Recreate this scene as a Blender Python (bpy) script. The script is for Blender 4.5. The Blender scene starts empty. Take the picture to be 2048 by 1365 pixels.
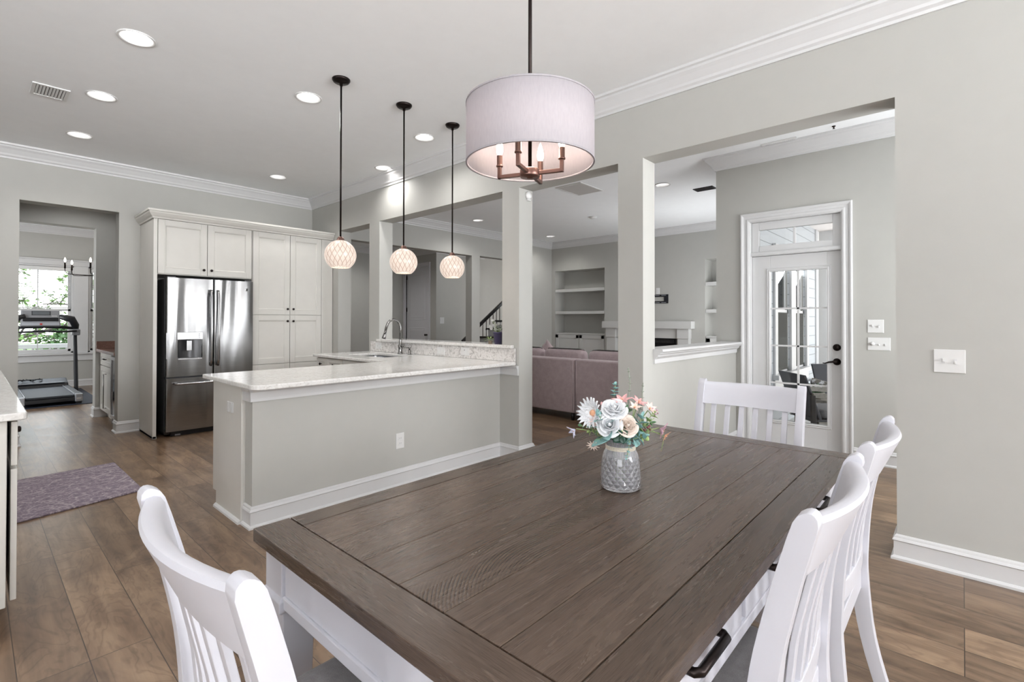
import bpy, bmesh, math, random
from mathutils import Vector, Matrix
PI = math.pi
random.seed(7)
sc = bpy.context.scene
COL = sc.collection

# ---------------------------------------------------------------- camera
cam_d = bpy.data.cameras.new('camera'); cam = bpy.data.objects.new('camera', cam_d); COL.objects.link(cam)
cam_d.sensor_width = 36.0; cam_d.sensor_fit = 'HORIZONTAL'
cam_d.lens = 988.83 / 2048 * 36.0
cam_d.shift_y = -(682.5 - 633.26) / 2048
cam_d.clip_start = 0.03; cam_d.clip_end = 200
R_ = Vector((0.6735, -0.73919, 0.00129)); U_ = Vector((-0.00696, -0.0046, 0.99997)); F_ = Vector((0.73916, 0.67348, 0.00825))
cam.matrix_world = Matrix(((R_.x, U_.x, -F_.x, 0), (R_.y, U_.y, -F_.y, 0), (R_.z, U_.z, -F_.z, 1.288), (0, 0, 0, 1)))
sc.camera = cam

# ---------------------------------------------------------------- world, exposure, daylight, fill lights
sc.view_settings.view_transform = 'Standard'; sc.view_settings.look = 'None'
sc.view_settings.gamma = 1.0; sc.view_settings.use_curve_mapping = False
sc.view_settings.exposure = 0.0
sc.cycles.use_denoising = True
sc.cycles.max_bounces = 8; sc.cycles.diffuse_bounces = 5; sc.cycles.glossy_bounces = 4
sc.cycles.transmission_bounces = 8; sc.cycles.transparent_max_bounces = 12
sc.cycles.sample_clamp_indirect = 6.0
sc.cycles.caustics_reflective = False; sc.cycles.caustics_refractive = False
W = bpy.data.worlds.new('sky'); sc.world = W; W.use_nodes = True
wn = W.node_tree.nodes; wl = W.node_tree.links
bg = wn['Background']; bg.inputs['Strength'].default_value = 5.5
wtc = wn.new('ShaderNodeTexCoord'); wsx = wn.new('ShaderNodeSeparateXYZ'); wramp = wn.new('ShaderNodeValToRGB')
wl.new(wtc.outputs['Generated'], wsx.inputs[0]); wl.new(wsx.outputs['Z'], wramp.inputs[0]); wl.new(wramp.outputs[0], bg.inputs['Color'])
wramp.color_ramp.elements[0].position = 0.0; wramp.color_ramp.elements[0].color = (1.0, 1.0, 1.0, 1)
wramp.color_ramp.elements[1].position = 0.6; wramp.color_ramp.elements[1].color = (0.84, 0.91, 1.0, 1)

def area_light(name, loc, target, sx, sy, power, color=(1, 1, 1)):
    d = bpy.data.lights.new(name, 'AREA'); d.shape = 'RECTANGLE'; d.size = sx; d.size_y = sy; d.energy = power; d.color = color
    o = bpy.data.objects.new(name, d); COL.objects.link(o); o.location = loc
    o.rotation_euler = (Vector(target) - Vector(loc)).to_track_quat('-Z', 'Y').to_euler(); return o
# added fill lights around the rooms; daylight only at the living room windows
DAY = (0.96, 0.98, 1.0)
# (the narrow-spread fills are added and aimed upwards to brighten the ceiling)
o = area_light('front_fill', (-0.5, -4.72, 1.7), (-0.2, -1.72, 3.3), 6.0, 1.6, 235, DAY); o.data.spread = math.radians(60)
area_light('front_fill', (2.2, -4.70, 2.05), (2.0, 1.0, 2.0), 2.0, 1.7, 225, DAY)  # added fill in front of the made-up front window
area_light('left_fill', (-4.52, -1.2, 1.85), (1.0, 0.4, 2.2), 4.6, 2.0, 290, DAY)  # added fill in front of the made-up left window
o = area_light('left_fill', (-4.50, 0.5, 1.7), (-1.5, 0.8, 3.3), 6.0, 1.6, 50, DAY); o.data.spread = math.radians(60)
for wx in (7.32, 8.24): area_light('daylight_living_window', (wx, 1.985, 1.36), (wx - 0.6, 5.5, 2.6), 0.62, 1.45, 35, DAY)
area_light('nook_fill', (4.5, -1.15, 1.5), (4.7, 1.0, 1.9), 1.5, 1.6, 84, DAY)  # added fill to brighten the nook, at a made-up end window
area_light('sunroom_fill', (-1.44, 10.6, 1.5), (1.5, 10.9, 1.6), 2.2, 1.7, 130, DAY)  # added fill for the sunroom; this wall has no window
def spot(name, loc, power, color=(1.0, 0.98, 0.955), size=2.6, rad=0.06):
    d = bpy.data.lights.new(name, 'SPOT'); d.energy = power; d.spot_size = size; d.spot_blend = 0.9; d.shadow_soft_size = rad; d.color = color
    o = bpy.data.objects.new(name, d); COL.objects.link(o); o.location = loc; return o
def point(name, loc, power, color=(1.0, 0.80, 0.62), rad=0.03):
    d = bpy.data.lights.new(name, 'POINT'); d.energy = power; d.shadow_soft_size = rad; d.color = color
    o = bpy.data.objects.new(name, d); COL.objects.link(o); o.location = loc; return o
CAN_POWER = 32.0

# ---------------------------------------------------------------- materials
class Nodes:
    def __init__(s, name):
        s.m = bpy.data.materials.new(name); s.m.use_nodes = True; s.t = s.m.node_tree
        s.b = s.t.nodes['Principled BSDF']; s.out = s.t.nodes['Material Output']
    def n(s, typ, **kw):
        n = s.t.nodes.new(typ)
        for k, v in kw.items(): setattr(n, k, v)
        return n
    def l(s, a, b): s.t.links.new(a, b)
    def coord(s): return s.n('ShaderNodeTexCoord').outputs['Object']
    def mapping(s, vec, scale=(1, 1, 1), loc=(0, 0, 0), rot=(0, 0, 0)):
        m = s.n('ShaderNodeMapping'); m.inputs['Scale'].default_value = scale; m.inputs['Location'].default_value = loc; m.inputs['Rotation'].default_value = rot
        s.l(vec, m.inputs[0]); return m.outputs[0]
    def noise(s, vec, scale, detail=4, rough=0.55, dist=0.0):
        n = s.n('ShaderNodeTexNoise'); n.inputs['Scale'].default_value = scale; n.inputs['Detail'].default_value = detail
        n.inputs['Roughness'].default_value = rough; n.inputs['Distortion'].default_value = dist; s.l(vec, n.inputs['Vector']); return n.outputs['Fac']
    def ramp(s, fac, stops):
        r = s.n('ShaderNodeValToRGB'); e = r.color_ramp.elements
        while len(e) < len(stops): e.new(0.5)
        for i, (p, c) in enumerate(stops): e[i].position = p; e[i].color = (*c, 1)
        s.l(fac, r.inputs[0]); return r.outputs[0]
    def mix(s, fac, a, b, mode='MIX'):
        m = s.n('ShaderNodeMix', data_type='RGBA', blend_type=mode)
        for sock, v in ((m.inputs[0], fac), (m.inputs[6], a), (m.inputs[7], b)):
            if hasattr(v, 'is_output') or isinstance(v, bpy.types.NodeSocket): s.l(v, sock)
            elif isinstance(v, (int, float)): sock.default_value = v
            else: sock.default_value = (*v, 1)
        return m.outputs[2]
    def math(s, op, a, b=0.0):
        m = s.n('ShaderNodeMath', operation=op)
        for sock, v in ((m.inputs[0], a), (m.inputs[1], b)):
            if isinstance(v, bpy.types.NodeSocket): s.l(v, sock)
            else: sock.default_value = v
        return m.outputs[0]
    def bump(s, h, strength=0.2, dist=0.01):
        b = s.n('ShaderNodeBump'); b.inputs['Strength'].default_value = strength; b.inputs['Distance'].default_value = dist
        s.l(h, b.inputs['Height']); s.l(b.outputs[0], s.b.inputs['Normal']); return b
    def set(s, **kw):
        for k, v in kw.items():
            i = s.b.inputs[k]
            if isinstance(v, bpy.types.NodeSocket): s.l(v, i)
            elif isinstance(v, tuple) and len(v) == 3: i.default_value = (*v, 1)
            else: i.default_value = v
        return s.m
MATS = {}
def plain(name, color, rough=0.5, metal=0.0, var=0.04, vscale=9.0, bump=0.0, bscale=120.0, **kw):
    """a painted / moulded surface: a slight procedural mottling of the base colour and roughness"""
    N = Nodes(name); c = N.coord(); f = N.noise(c, vscale, 3)
    lo = tuple(x * (1 - var) for x in color); hi = tuple(min(1, x * (1 + var)) for x in color)
    N.set(**{'Base Color': N.ramp(f, [(0.3, lo), (0.7, hi)]), 'Roughness': rough, 'Metallic': metal}, **kw)
    if bump: N.bump(N.noise(c, bscale, 2), bump, 0.002)
    MATS[name] = N.m; return N.m
def emitter(name, color, strength):
    N = Nodes(name); N.set(**{'Base Color': (0.9, 0.9, 0.9), 'Emission Color': color, 'Emission Strength': strength, 'Roughness': 0.4}); MATS[name] = N.m; return N.m

WALL = plain('wall_paint', (0.43, 0.426, 0.402), 0.62, var=0.012, bump=0.06, bscale=260)
CEIL = plain('ceiling_paint', (0.88, 0.895, 0.91), 0.8, var=0.01, bump=0.05, bscale=200)
TRIM = plain('trim_paint', (0.61, 0.61, 0.615), 0.34, var=0.012)
CAB = plain('cabinet_paint', (0.60, 0.585, 0.55), 0.36, var=0.015)
CHAIRW = plain('chair_paint', (0.59, 0.59, 0.64), 0.38, var=0.02, bump=0.05, bscale=300)
BLACKM = plain('dark_bronze', (0.016, 0.011, 0.010), 0.34, 0.85)
BRONZE = plain('brushed_bronze', (0.20, 0.115, 0.095), 0.36, 0.9)
BLACKP = plain('black_plastic', (0.012, 0.013, 0.017), 0.42)
BLACKG = plain('black_gloss', (0.006, 0.006, 0.008), 0.12)
CHROME = plain('chrome', (0.55, 0.55, 0.55), 0.14, 1.0)
NICKEL = plain('brushed_nickel', (0.25, 0.245, 0.24), 0.26, 1.0)
WHITEP = plain('white_plastic', (0.68, 0.68, 0.675), 0.3, var=0.01)
GREYP = plain('grey_plastic', (0.20, 0.205, 0.22), 0.38)
SILVERP = plain('silver_plastic', (0.42, 0.44, 0.48), 0.3, 0.35)
REDP = plain('red_plastic', (0.42, 0.03, 0.03), 0.35)
SCREEN = plain('dark_screen', (0.10, 0.11, 0.12), 0.15)
VENTD = plain('vent_shadow_metal', (0.22, 0.22, 0.22), 0.6)
VENTB = plain('vent_black_metal', (0.02, 0.02, 0.022), 0.5)
TILEF = plain('stair_carpet', (0.55, 0.52, 0.48), 0.9, var=0.08, vscale=60)
DARKW = plain('dark_stained_wood', (0.010, 0.008, 0.008), 0.4, var=0.2)
POT = plain('glazed_purple_pot', (0.055, 0.045, 0.10), 0.3)
MATB = plain('rubber_mat', (0.022, 0.028, 0.05), 0.7, var=0.25, vscale=40, bump=0.2, bscale=400)
BELT = plain('treadmill_belt', (0.030, 0.036, 0.045), 0.55, var=0.2, vscale=50)
SIDING = plain('grey_siding', (0.50, 0.54, 0.60), 0.6, var=0.03)
CREAM = plain('cream_siding', (0.72, 0.66, 0.60), 0.6, var=0.03)
PORCHF = plain('porch_tile', (0.50, 0.49, 0.47), 0.6, var=0.08, vscale=4)
PCEIL = plain('porch_ceiling_paint', (0.74, 0.69, 0.67), 0.6, var=0.02)
WICKER = plain('woven_resin', (0.035, 0.038, 0.048), 0.55, var=0.3, vscale=80, bump=0.5, bscale=300)
GREYW = plain('weathered_teak', (0.28, 0.26, 0.23), 0.6, var=0.2, vscale=30)
CUSH = plain('grey_cushion', (0.20, 0.20, 0.21), 0.9, var=0.1, vscale=60)
LEAF = plain('green_leaf', (0.10, 0.20, 0.10), 0.5, var=0.35, vscale=14)
LEAFL = plain('lime_leaf', (0.30, 0.42, 0.14), 0.5, var=0.3, vscale=20)
LEAFB = plain('blue_green_leaf', (0.20, 0.36, 0.35), 0.55, var=0.25, vscale=30)
LEAFG = plain('grey_green_leaf', (0.22, 0.25, 0.20), 0.6, var=0.2, vscale=30)
LEAFD = plain('deep_green_leaf', (0.03, 0.085, 0.06), 0.45, var=0.3, vscale=30)
STEMG = plain('flower_stem', (0.24, 0.32, 0.13), 0.5, var=0.2)
PWHITE = plain('white_petal', (0.72, 0.73, 0.75), 0.55, var=0.04, vscale=60)
PCREAM = plain('cream_petal', (0.70, 0.60, 0.53), 0.55, var=0.06, vscale=60)
PPINK = plain('pink_petal', (0.68, 0.38, 0.38), 0.55, var=0.12, vscale=40)
PPALE = plain('pale_pink_petal', (0.70, 0.54, 0.50), 0.55, var=0.08, vscale=40)
PMAUVE = plain('mauve_petal', (0.46, 0.27, 0.34), 0.55, var=0.15, vscale=40)
PLAV = plain('lavender_petal', (0.66, 0.66, 0.82), 0.55, var=0.08, vscale=40)
PPEACH = plain('peach_stamen', (0.75, 0.40, 0.24), 0.6, var=0.15, vscale=60)
DKRED = plain('berry_red', (0.13, 0.035, 0.045), 0.5)
TWINE = plain('pale_twine', (0.72, 0.66, 0.56), 0.9, var=0.1, vscale=200)
BARK = plain('tree_bark', (0.10, 0.085, 0.075), 0.9, var=0.3, vscale=20)
TREEL = plain('tree_leaf', (0.13, 0.24, 0.05), 0.6, var=0.5, vscale=1.2)
SHRUBL = plain('shrub_leaf', (0.07, 0.145, 0.045), 0.6, var=0.5, vscale=1.5)
GRASS = plain('lawn', (0.09, 0.14, 0.04), 0.9, var=0.3, vscale=3)
DOORW = plain('hall_door_paint', (0.60, 0.60, 0.63), 0.36, var=0.01)
FIREB = plain('firebox_black', (0.008, 0.009, 0.012), 0.35)
STONEW = plain('mantel_paint', (0.55, 0.55, 0.54), 0.4, var=0.01)
LAMPON = emitter('downlight_lens', (1.0, 0.98, 0.95), 9.0)
BULB = emitter('candle_bulb_glow', (1.0, 0.86, 0.70), 14.0)
BULBP = emitter('pendant_bulb_glow', (1.0, 0.84, 0.66), 1.5)

def mk_glass():
    N = Nodes('window_glass')
    tr = N.n('ShaderNodeBsdfTransparent'); gl = N.n('ShaderNodeBsdfGlossy'); gl.inputs['Roughness'].default_value = 0.02
    fr = N.n('ShaderNodeFresnel'); fr.inputs['IOR'].default_value = 1.45; mx = N.n('ShaderNodeMixShader')
    nz = N.noise(N.coord(), 3.0, 1); col = N.ramp(nz, [(0.3, (0.95, 0.965, 0.965)), (0.7, (0.965, 0.98, 0.98))]); N.l(col, tr.inputs[0])
    N.l(fr.outputs[0], mx.inputs[0]); N.l(tr.outputs[0], mx.inputs[1]); N.l(gl.outputs[0], mx.inputs[2]); N.l(mx.outputs[0], N.out.inputs[0]); return N.m
GLASS = mk_glass()
def mk_screen():
    N = Nodes('insect_screen')
    tr = N.n('ShaderNodeBsdfTransparent'); tr.inputs[0].default_value = (0.8, 0.8, 0.78, 1); df = N.n('ShaderNodeBsdfDiffuse'); mx = N.n('ShaderNodeMixShader'); mx.inputs[0].default_value = 0.6
    col = N.ramp(N.noise(N.coord(), 300.0, 1), [(0.35, (0.10, 0.10, 0.095)), (0.65, (0.15, 0.15, 0.14))]); N.l(col, df.inputs[0])
    N.l(tr.outputs[0], mx.inputs[1]); N.l(df.outputs[0], mx.inputs[2]); N.l(mx.outputs[0], N.out.inputs[0]); return N.m
SCREENM = mk_screen()
def mk_floor():
    N = Nodes('wood_plank_floor'); c = N.coord(); sp = N.n('ShaderNodeSeparateXYZ'); N.l(c, sp.inputs[0])
    cb = N.n('ShaderNodeCombineXYZ'); N.l(sp.outputs['Y'], cb.inputs['X']); N.l(N.math('ADD', sp.outputs['X'], 0.069), cb.inputs['Y'])
    br = N.n('ShaderNodeTexBrick'); N.l(cb.outputs[0], br.inputs['Vector']); br.offset = 0.37; br.offset_frequency = 3; br.squash = 1.0
    for k, v in (('Scale', 1.0), ('Mortar Size', 0.0017), ('Mortar Smooth', 0.1), ('Bias', 0.0), ('Brick Width', 1.22), ('Row Height', 0.1925)): br.inputs[k].default_value = v
    br.inputs['Color1'].default_value = (0, 0, 0, 1); br.inputs['Color2'].default_value = (1, 1, 1, 1); br.inputs['Mortar'].default_value = (0.5, 0.5, 0.5, 1)
    # per-plank offset of the grain
    off = N.n('ShaderNodeVectorMath', operation='MULTIPLY_ADD'); N.l(br.outputs['Color'], off.inputs[0]); off.inputs[1].default_value = (7.3, 11.1, 3.0); N.l(c, off.inputs[2])
    warp = N.noise(N.mapping(off.outputs[0], (7.0, 2.0, 1.0)), 1.0, 3, 0.55, 0.8)
    rings = N.math('FRACT', N.math('MULTIPLY', warp, 8.0)); ring = N.math('ABSOLUTE', N.math('SUBTRACT', rings, 0.5))
    g = N.noise(N.mapping(off.outputs[0], (18.0, 1.5, 1.0)), 1.0, 4, 0.5, 0.5)
    f = N.noise(N.mapping(off.outputs[0], (110.0, 4.0, 1.0)), 1.0, 3, 0.55, 0.2)
    big = N.noise(N.mapping(off.outputs[0], (5.0, 2.4, 1.0)), 1.0, 4, 0.6, 1.0)
    base = N.ramp(g, [(0.28, (0.070, 0.039, 0.022)), (0.44, (0.155, 0.097, 0.059)), (0.56, (0.245, 0.163, 0.104)), (0.74, (0.38, 0.275, 0.185))])
    base = N.mix(0.48, base, N.ramp(big, [(0.34, (0.090, 0.053, 0.032)), (0.66, (0.37, 0.26, 0.17))]))
    base = N.mix(0.10, base, N.ramp(f, [(0.25, (0.085, 0.052, 0.032)), (0.66, (0.31, 0.215, 0.14))]))
    base = N.mix(0.42, base, N.mix(1.0, base, N.ramp(ring, [(0.03, (0.50, 0.46, 0.43)), (0.20, (1.0, 1.0, 1.0))]), 'MULTIPLY'))
    tone = N.ramp(br.outputs['Color'], [(0.0, (0.66, 0.63, 0.61)), (1.0, (1.10, 1.07, 1.04))]); base = N.mix(1.0, base, tone, 'MULTIPLY')
    base = N.mix(N.math('MULTIPLY', br.outputs['Fac'], 0.9), base, (0.03, 0.019, 0.013))
    N.set(**{'Base Color': base, 'Roughness': N.ramp(big, [(0.2, (0.27, 0.27, 0.27)), (0.8, (0.34, 0.34, 0.34))]), 'Specular IOR Level': 0.5})
    h = N.math('SUBTRACT', N.math('MULTIPLY', g, 0.2), br.outputs['Fac']); N.bump(h, 0.10, 0.0015); return N.m
FLOORM = mk_floor()
def mk_table(name, axis, sawn=None, tone=1.0, adze=False):
    N = Nodes(name); c = N.coord(); X_ = axis == 'X'
    def st(a, b): return (a, b, b) if X_ else (b, a, b)
    g = N.noise(N.mapping(c, st(1.6, 26)), 1.0, 7, 0.66, 1.0); f = N.noise(N.mapping(c, st(9, 260)), 1.0, 4, 0.65, 0.1); f2 = N.noise(N.mapping(c, st(24, 900)), 1.0, 2, 0.5)
    big = N.noise(N.mapping(c, st(1.1, 5.0)), 1.0, 2); T = lambda r, g_, b: (r * tone, g_ * tone, b * tone)
    base = N.ramp(g, [(0.28, T(.030, .017, .011)), (0.46, T(.060, .037, .025)), (0.56, T(.090, .058, .040)), (0.76, T(.130, .087, .060))])
    base = N.mix(0.30, base, N.ramp(big, [(0.35, T(.045, .029, .021)), (0.65, T(.098, .069, .050))]))
    base = N.mix(0.45, base, N.ramp(f, [(0.36, T(.026, .0165, .012)), (0.55, T(.095, .066, .049))]))
    base = N.mix(0.35, base, N.ramp(f2, [(0.38, T(.022, .014, .010)), (0.52, T(.10, .07, .052))])); h = N.math('ADD', N.math('MULTIPLY', f, 0.6), N.math('MULTIPLY', f2, 0.5))
    if sawn:      # arc-shaped saw marks: rings of a big circle centred off the board
        w = N.n('ShaderNodeTexWave', wave_type='RINGS', rings_direction='Z', wave_profile='SIN'); w.inputs['Scale'].default_value = 42.0; w.inputs['Distortion'].default_value = 0.8; w.inputs['Detail'].default_value = 1.0; w.inputs['Detail Scale'].default_value = 0.6
        N.l(N.mapping(c, (1, 1, 0), sawn), w.inputs['Vector']); amt = N.ramp(N.noise(N.mapping(c, (1.4, 3.0, 1)), 1.0, 2), [(0.36, (0, 0, 0)), (0.50, (1, 1, 1))])
        saw = N.ramp(w.outputs['Fac'], [(0.10, (0.36, 0.34, 0.32)), (0.42, (1.06, 1.06, 1.06))]); base = N.mix(N.math('MULTIPLY', amt, 0.8), base, N.mix(1.0, base, saw, 'MULTIPLY'))
        h = N.math('ADD', N.math('MULTIPLY', h, 0.7), N.math('MULTIPLY', w.outputs['Fac'], N.math('MULTIPLY', amt, 0.8)))
    if adze:      # short dark nicks across the board
        k = N.noise(N.mapping(c, (70, 20, 20), (0, 0, 0), (0, 0, 0.5)), 1.0, 2, 0.5); k2 = N.noise(N.mapping(c, (3, 9, 1)), 1.0, 1); nick = N.math('MULTIPLY', N.ramp(k, [(0.66, (0, 0, 0)), (0.72, (1, 1, 1))]), N.ramp(k2, [(0.45, (0, 0, 0)), (0.58, (1, 1, 1))])); base = N.mix(N.math('MULTIPLY', nick, 0.8), base, T(.015, .010, .008)); h = N.math('SUBTRACT', h, nick)
    N.set(**{'Base Color': base, 'Roughness': N.ramp(g, [(0.2, (0.21, 0.21, 0.21)), (0.8, (0.33, 0.33, 0.33))]), 'Specular IOR Level': 0.36}); N.bump(h, 0.30, 0.0011); return N.m
TBX = mk_table('table_board', 'X'); TBS = mk_table('table_board_sawn', 'X', (0.55, 0.34, 0)); TBS2 = mk_table('table_board_sawn_far', 'X', (0.25, 0.62, 0)); TBA = mk_table('table_board_nicked', 'X', None, 1.05, True); TBY = mk_table('table_end_board', 'Y', None, 0.92); TBE = mk_table('table_side_board', 'X', None, 0.78)
def mk_granite(name, light, mid, dark, scale=1.0, rough=0.09, vein=0.5):
    N = Nodes(name); c = N.coord(); n1 = N.noise(c, 26 * scale, 6, 0.7, 1.6); n2 = N.noise(N.mapping(c, (1, 1.6, 1.2)), 9 * scale, 4, 0.6, 2.5)
    vo = N.n('ShaderNodeTexVoronoi', feature='SMOOTH_F1'); vo.inputs['Scale'].default_value = 70 * scale; N.l(c, vo.inputs['Vector'])
    base = N.ramp(n1, [(0.34, dark), (0.43, mid), (0.52, light), (1.0, light)])
    b2 = N.ramp(n2, [(0.40, mid), (0.47, light), (0.53, light), (0.60, mid)]); base = N.mix(vein, base, b2)
    base = N.mix(0.25, base, N.ramp(vo.outputs['Distance'], [(0.1, mid), (0.35, light)])); N.set(**{'Base Color': base, 'Roughness': rough}); return N.m
GRAN = mk_granite('pale_granite', (0.76, 0.75, 0.735), (0.60, 0.585, 0.56), (0.34, 0.32, 0.30))
GRANB = mk_granite('pale_granite_splash', (0.72, 0.70, 0.685), (0.40, 0.385, 0.37), (0.17, 0.16, 0.155), 0.75, 0.12, 0.18)
BROWNG = mk_granite('brown_granite', (0.24, 0.135, 0.105), (0.15, 0.085, 0.07), (0.07, 0.04, 0.035), 1.4, 0.2, 0.4)
def mk_steel():
    N = Nodes('stainless_steel'); c = N.coord(); f = N.noise(N.mapping(c, (3, 3, 400)), 1.0, 2)
    N.set(**{'Base Color': N.ramp(f, [(0.3, (0.30, 0.30, 0.305)), (0.7, (0.38, 0.38, 0.385))]), 'Metallic': 1.0, 'Roughness': 0.21})
    w = N.noise(N.mapping(c, (4.2, 4.2, 0.55)), 1.0, 1, 0.4, 0.6); N.bump(w, 0.8, 0.06); return N.m
STEEL = mk_steel()
STEELD = plain('grey_steel_side', (0.085, 0.085, 0.09), 0.45, 0.5)
STEELB = plain('brushed_steel_panel', (0.45, 0.45, 0.46), 0.25, 1.0)
def mk_fabric(name, a, b, scale, stripe=None):
    N = Nodes(name); c = N.coord(); n1 = N.noise(c, scale, 3, 0.7); n2 = N.noise(c, scale * 0.12, 3)
    w1 = N.n('ShaderNodeTexWave', bands_direction='X'); w1.inputs['Scale'].default_value = scale * 0.55; w1.inputs['Distortion'].default_value = 3.0; N.l(c, w1.inputs['Vector'])
    base = N.mix(0.4, N.ramp(n1, [(0.3, a), (0.7, b)]), N.ramp(n2, [(0.3, a), (0.7, b)])); base = N.mix(0.2, base, N.ramp(w1.outputs['Fac'], [(0.2, a), (0.8, b)]))
    N.set(**{'Base Color': base, 'Roughness': 0.92, 'Specular IOR Level': 0.2, 'Sheen Weight': 0.25}); N.bump(n1, 0.4, 0.002); return N.m
SEATF = mk_fabric('grey_tweed', (0.19, 0.175, 0.18), (0.36, 0.345, 0.355), 420)
SOFAF = mk_fabric('mauve_upholstery', (0.29, 0.225, 0.235), (0.47, 0.385, 0.395), 160)
def mk_rug():
    N = Nodes('purple_rug_pile'); c = N.coord()
    n1 = N.noise(N.mapping(c, (20, 24, 1)), 1.0, 3, 0.6, 3.0); n2 = N.noise(c, 90, 2)
    vo = N.n('ShaderNodeTexVoronoi', feature='DISTANCE_TO_EDGE'); vo.inputs['Scale'].default_value = 1.0; N.l(N.mapping(c, (9, 13, 1), (0, 0, 0), (0, 0, 0.785)), vo.inputs['Vector'])
    base = N.ramp(n1, [(0.36, (0.115, 0.088, 0.125)), (0.50, (0.20, 0.16, 0.20)), (0.56, (0.26, 0.215, 0.245)), (0.63, (0.48, 0.42, 0.43))])
    base = N.mix(0.35, base, N.ramp(vo.outputs['Distance'], [(0.02, (0.52, 0.46, 0.47)), (0.08, (0.14, 0.105, 0.15))])); base = N.mix(0.2, base, N.ramp(n2, [(0.3, (0.11, 0.08, 0.12)), (0.7, (0.36, 0.31, 0.34))]))
    N.set(**{'Base Color': base, 'Roughness': 0.9}); N.bump(n1, 0.4, 0.006); return N.m
RUGM = mk_rug()
def mk_shade():
    N = Nodes('white_drum_fabric'); c = N.coord(); f = N.noise(N.mapping(c, (200, 200, 40)), 1.0, 2)
    d = N.n('ShaderNodeBsdfDiffuse'); t = N.n('ShaderNodeBsdfTranslucent'); mx = N.n('ShaderNodeMixShader'); mx.inputs[0].default_value = 0.45
    col = N.ramp(f, [(0.3, (0.53, 0.505, 0.535)), (0.7, (0.57, 0.545, 0.57))]); N.l(col, d.inputs[0]); N.l(col, t.inputs[0])
    N.l(d.outputs[0], mx.inputs[1]); N.l(t.outputs[0], mx.inputs[2]); N.l(mx.outputs[0], N.out.inputs[0]); return N.m
SHADEM = mk_shade()
def mk_globe():
    N = Nodes('lit_lattice_globe'); c = N.coord(); sp = N.n('ShaderNodeSeparateXYZ'); N.l(c, sp.inputs[0])
    ang = N.math('MULTIPLY', N.math('ARCTAN2', sp.outputs['Y'], sp.outputs['X']), 18 / (2 * PI)); z = N.math('MULTIPLY', sp.outputs['Z'], 15.0)
    def line(e): return N.math('ABSOLUTE', N.math('SUBTRACT', N.math('FRACT', e), 0.5))
    d = N.math('MINIMUM', line(N.math('ADD', ang, z)), line(N.math('SUBTRACT', ang, z)))
    col = N.ramp(d, [(0.0, (0.60, 0.40, 0.31)), (0.055, (0.72, 0.52, 0.42)), (0.085, (1.0, 0.85, 0.74)), (1.0, (1.0, 0.86, 0.76))])
    N.set(**{'Base Color': N.mix(1.0, col, (0.30, 0.30, 0.30), 'MULTIPLY'), 'Roughness': 0.3, 'Emission Color': col, 'Emission Strength': 0.62}); return N.m
GLOBEM = mk_globe()
def mk_vase():
    N = Nodes('cut_glass'); c = N.coord(); sp = N.n('ShaderNodeSeparateXYZ'); N.l(c, sp.inputs[0])
    ang = N.math('MULTIPLY', N.math('ARCTAN2', sp.outputs['Y'], sp.outputs['X']), 18 / (2 * PI)); z = N.math('MULTIPLY', sp.outputs['Z'], 42.0)
    def tri(e): return N.math('ABSOLUTE', N.math('SUBTRACT', N.math('FRACT', e), 0.5))
    h = N.math('MINIMUM', tri(N.math('ADD', ang, z)), tri(N.math('SUBTRACT', ang, z)))
    fade = N.ramp(sp.outputs['Z'], [(0.006, (0, 0, 0)), (0.014, (1, 1, 1)), (0.098, (1, 1, 1)), (0.108, (0, 0, 0))]); h = N.math('MULTIPLY', h, fade)
    N.set(**{'Base Color': (0.95, 0.95, 1.0), 'Roughness': 0.03, 'Transmission Weight': 0.74, 'IOR': 1.45, 'Coat Weight': 0.6, 'Coat Roughness': 0.03}); N.bump(h, 0.9, 0.012); return N.m
VASEM = mk_vase()
BULBG = plain('clear_bulb_glass', (0.95, 0.92, 0.9), 0.05, **{'Transmission Weight': 0.9})

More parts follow.
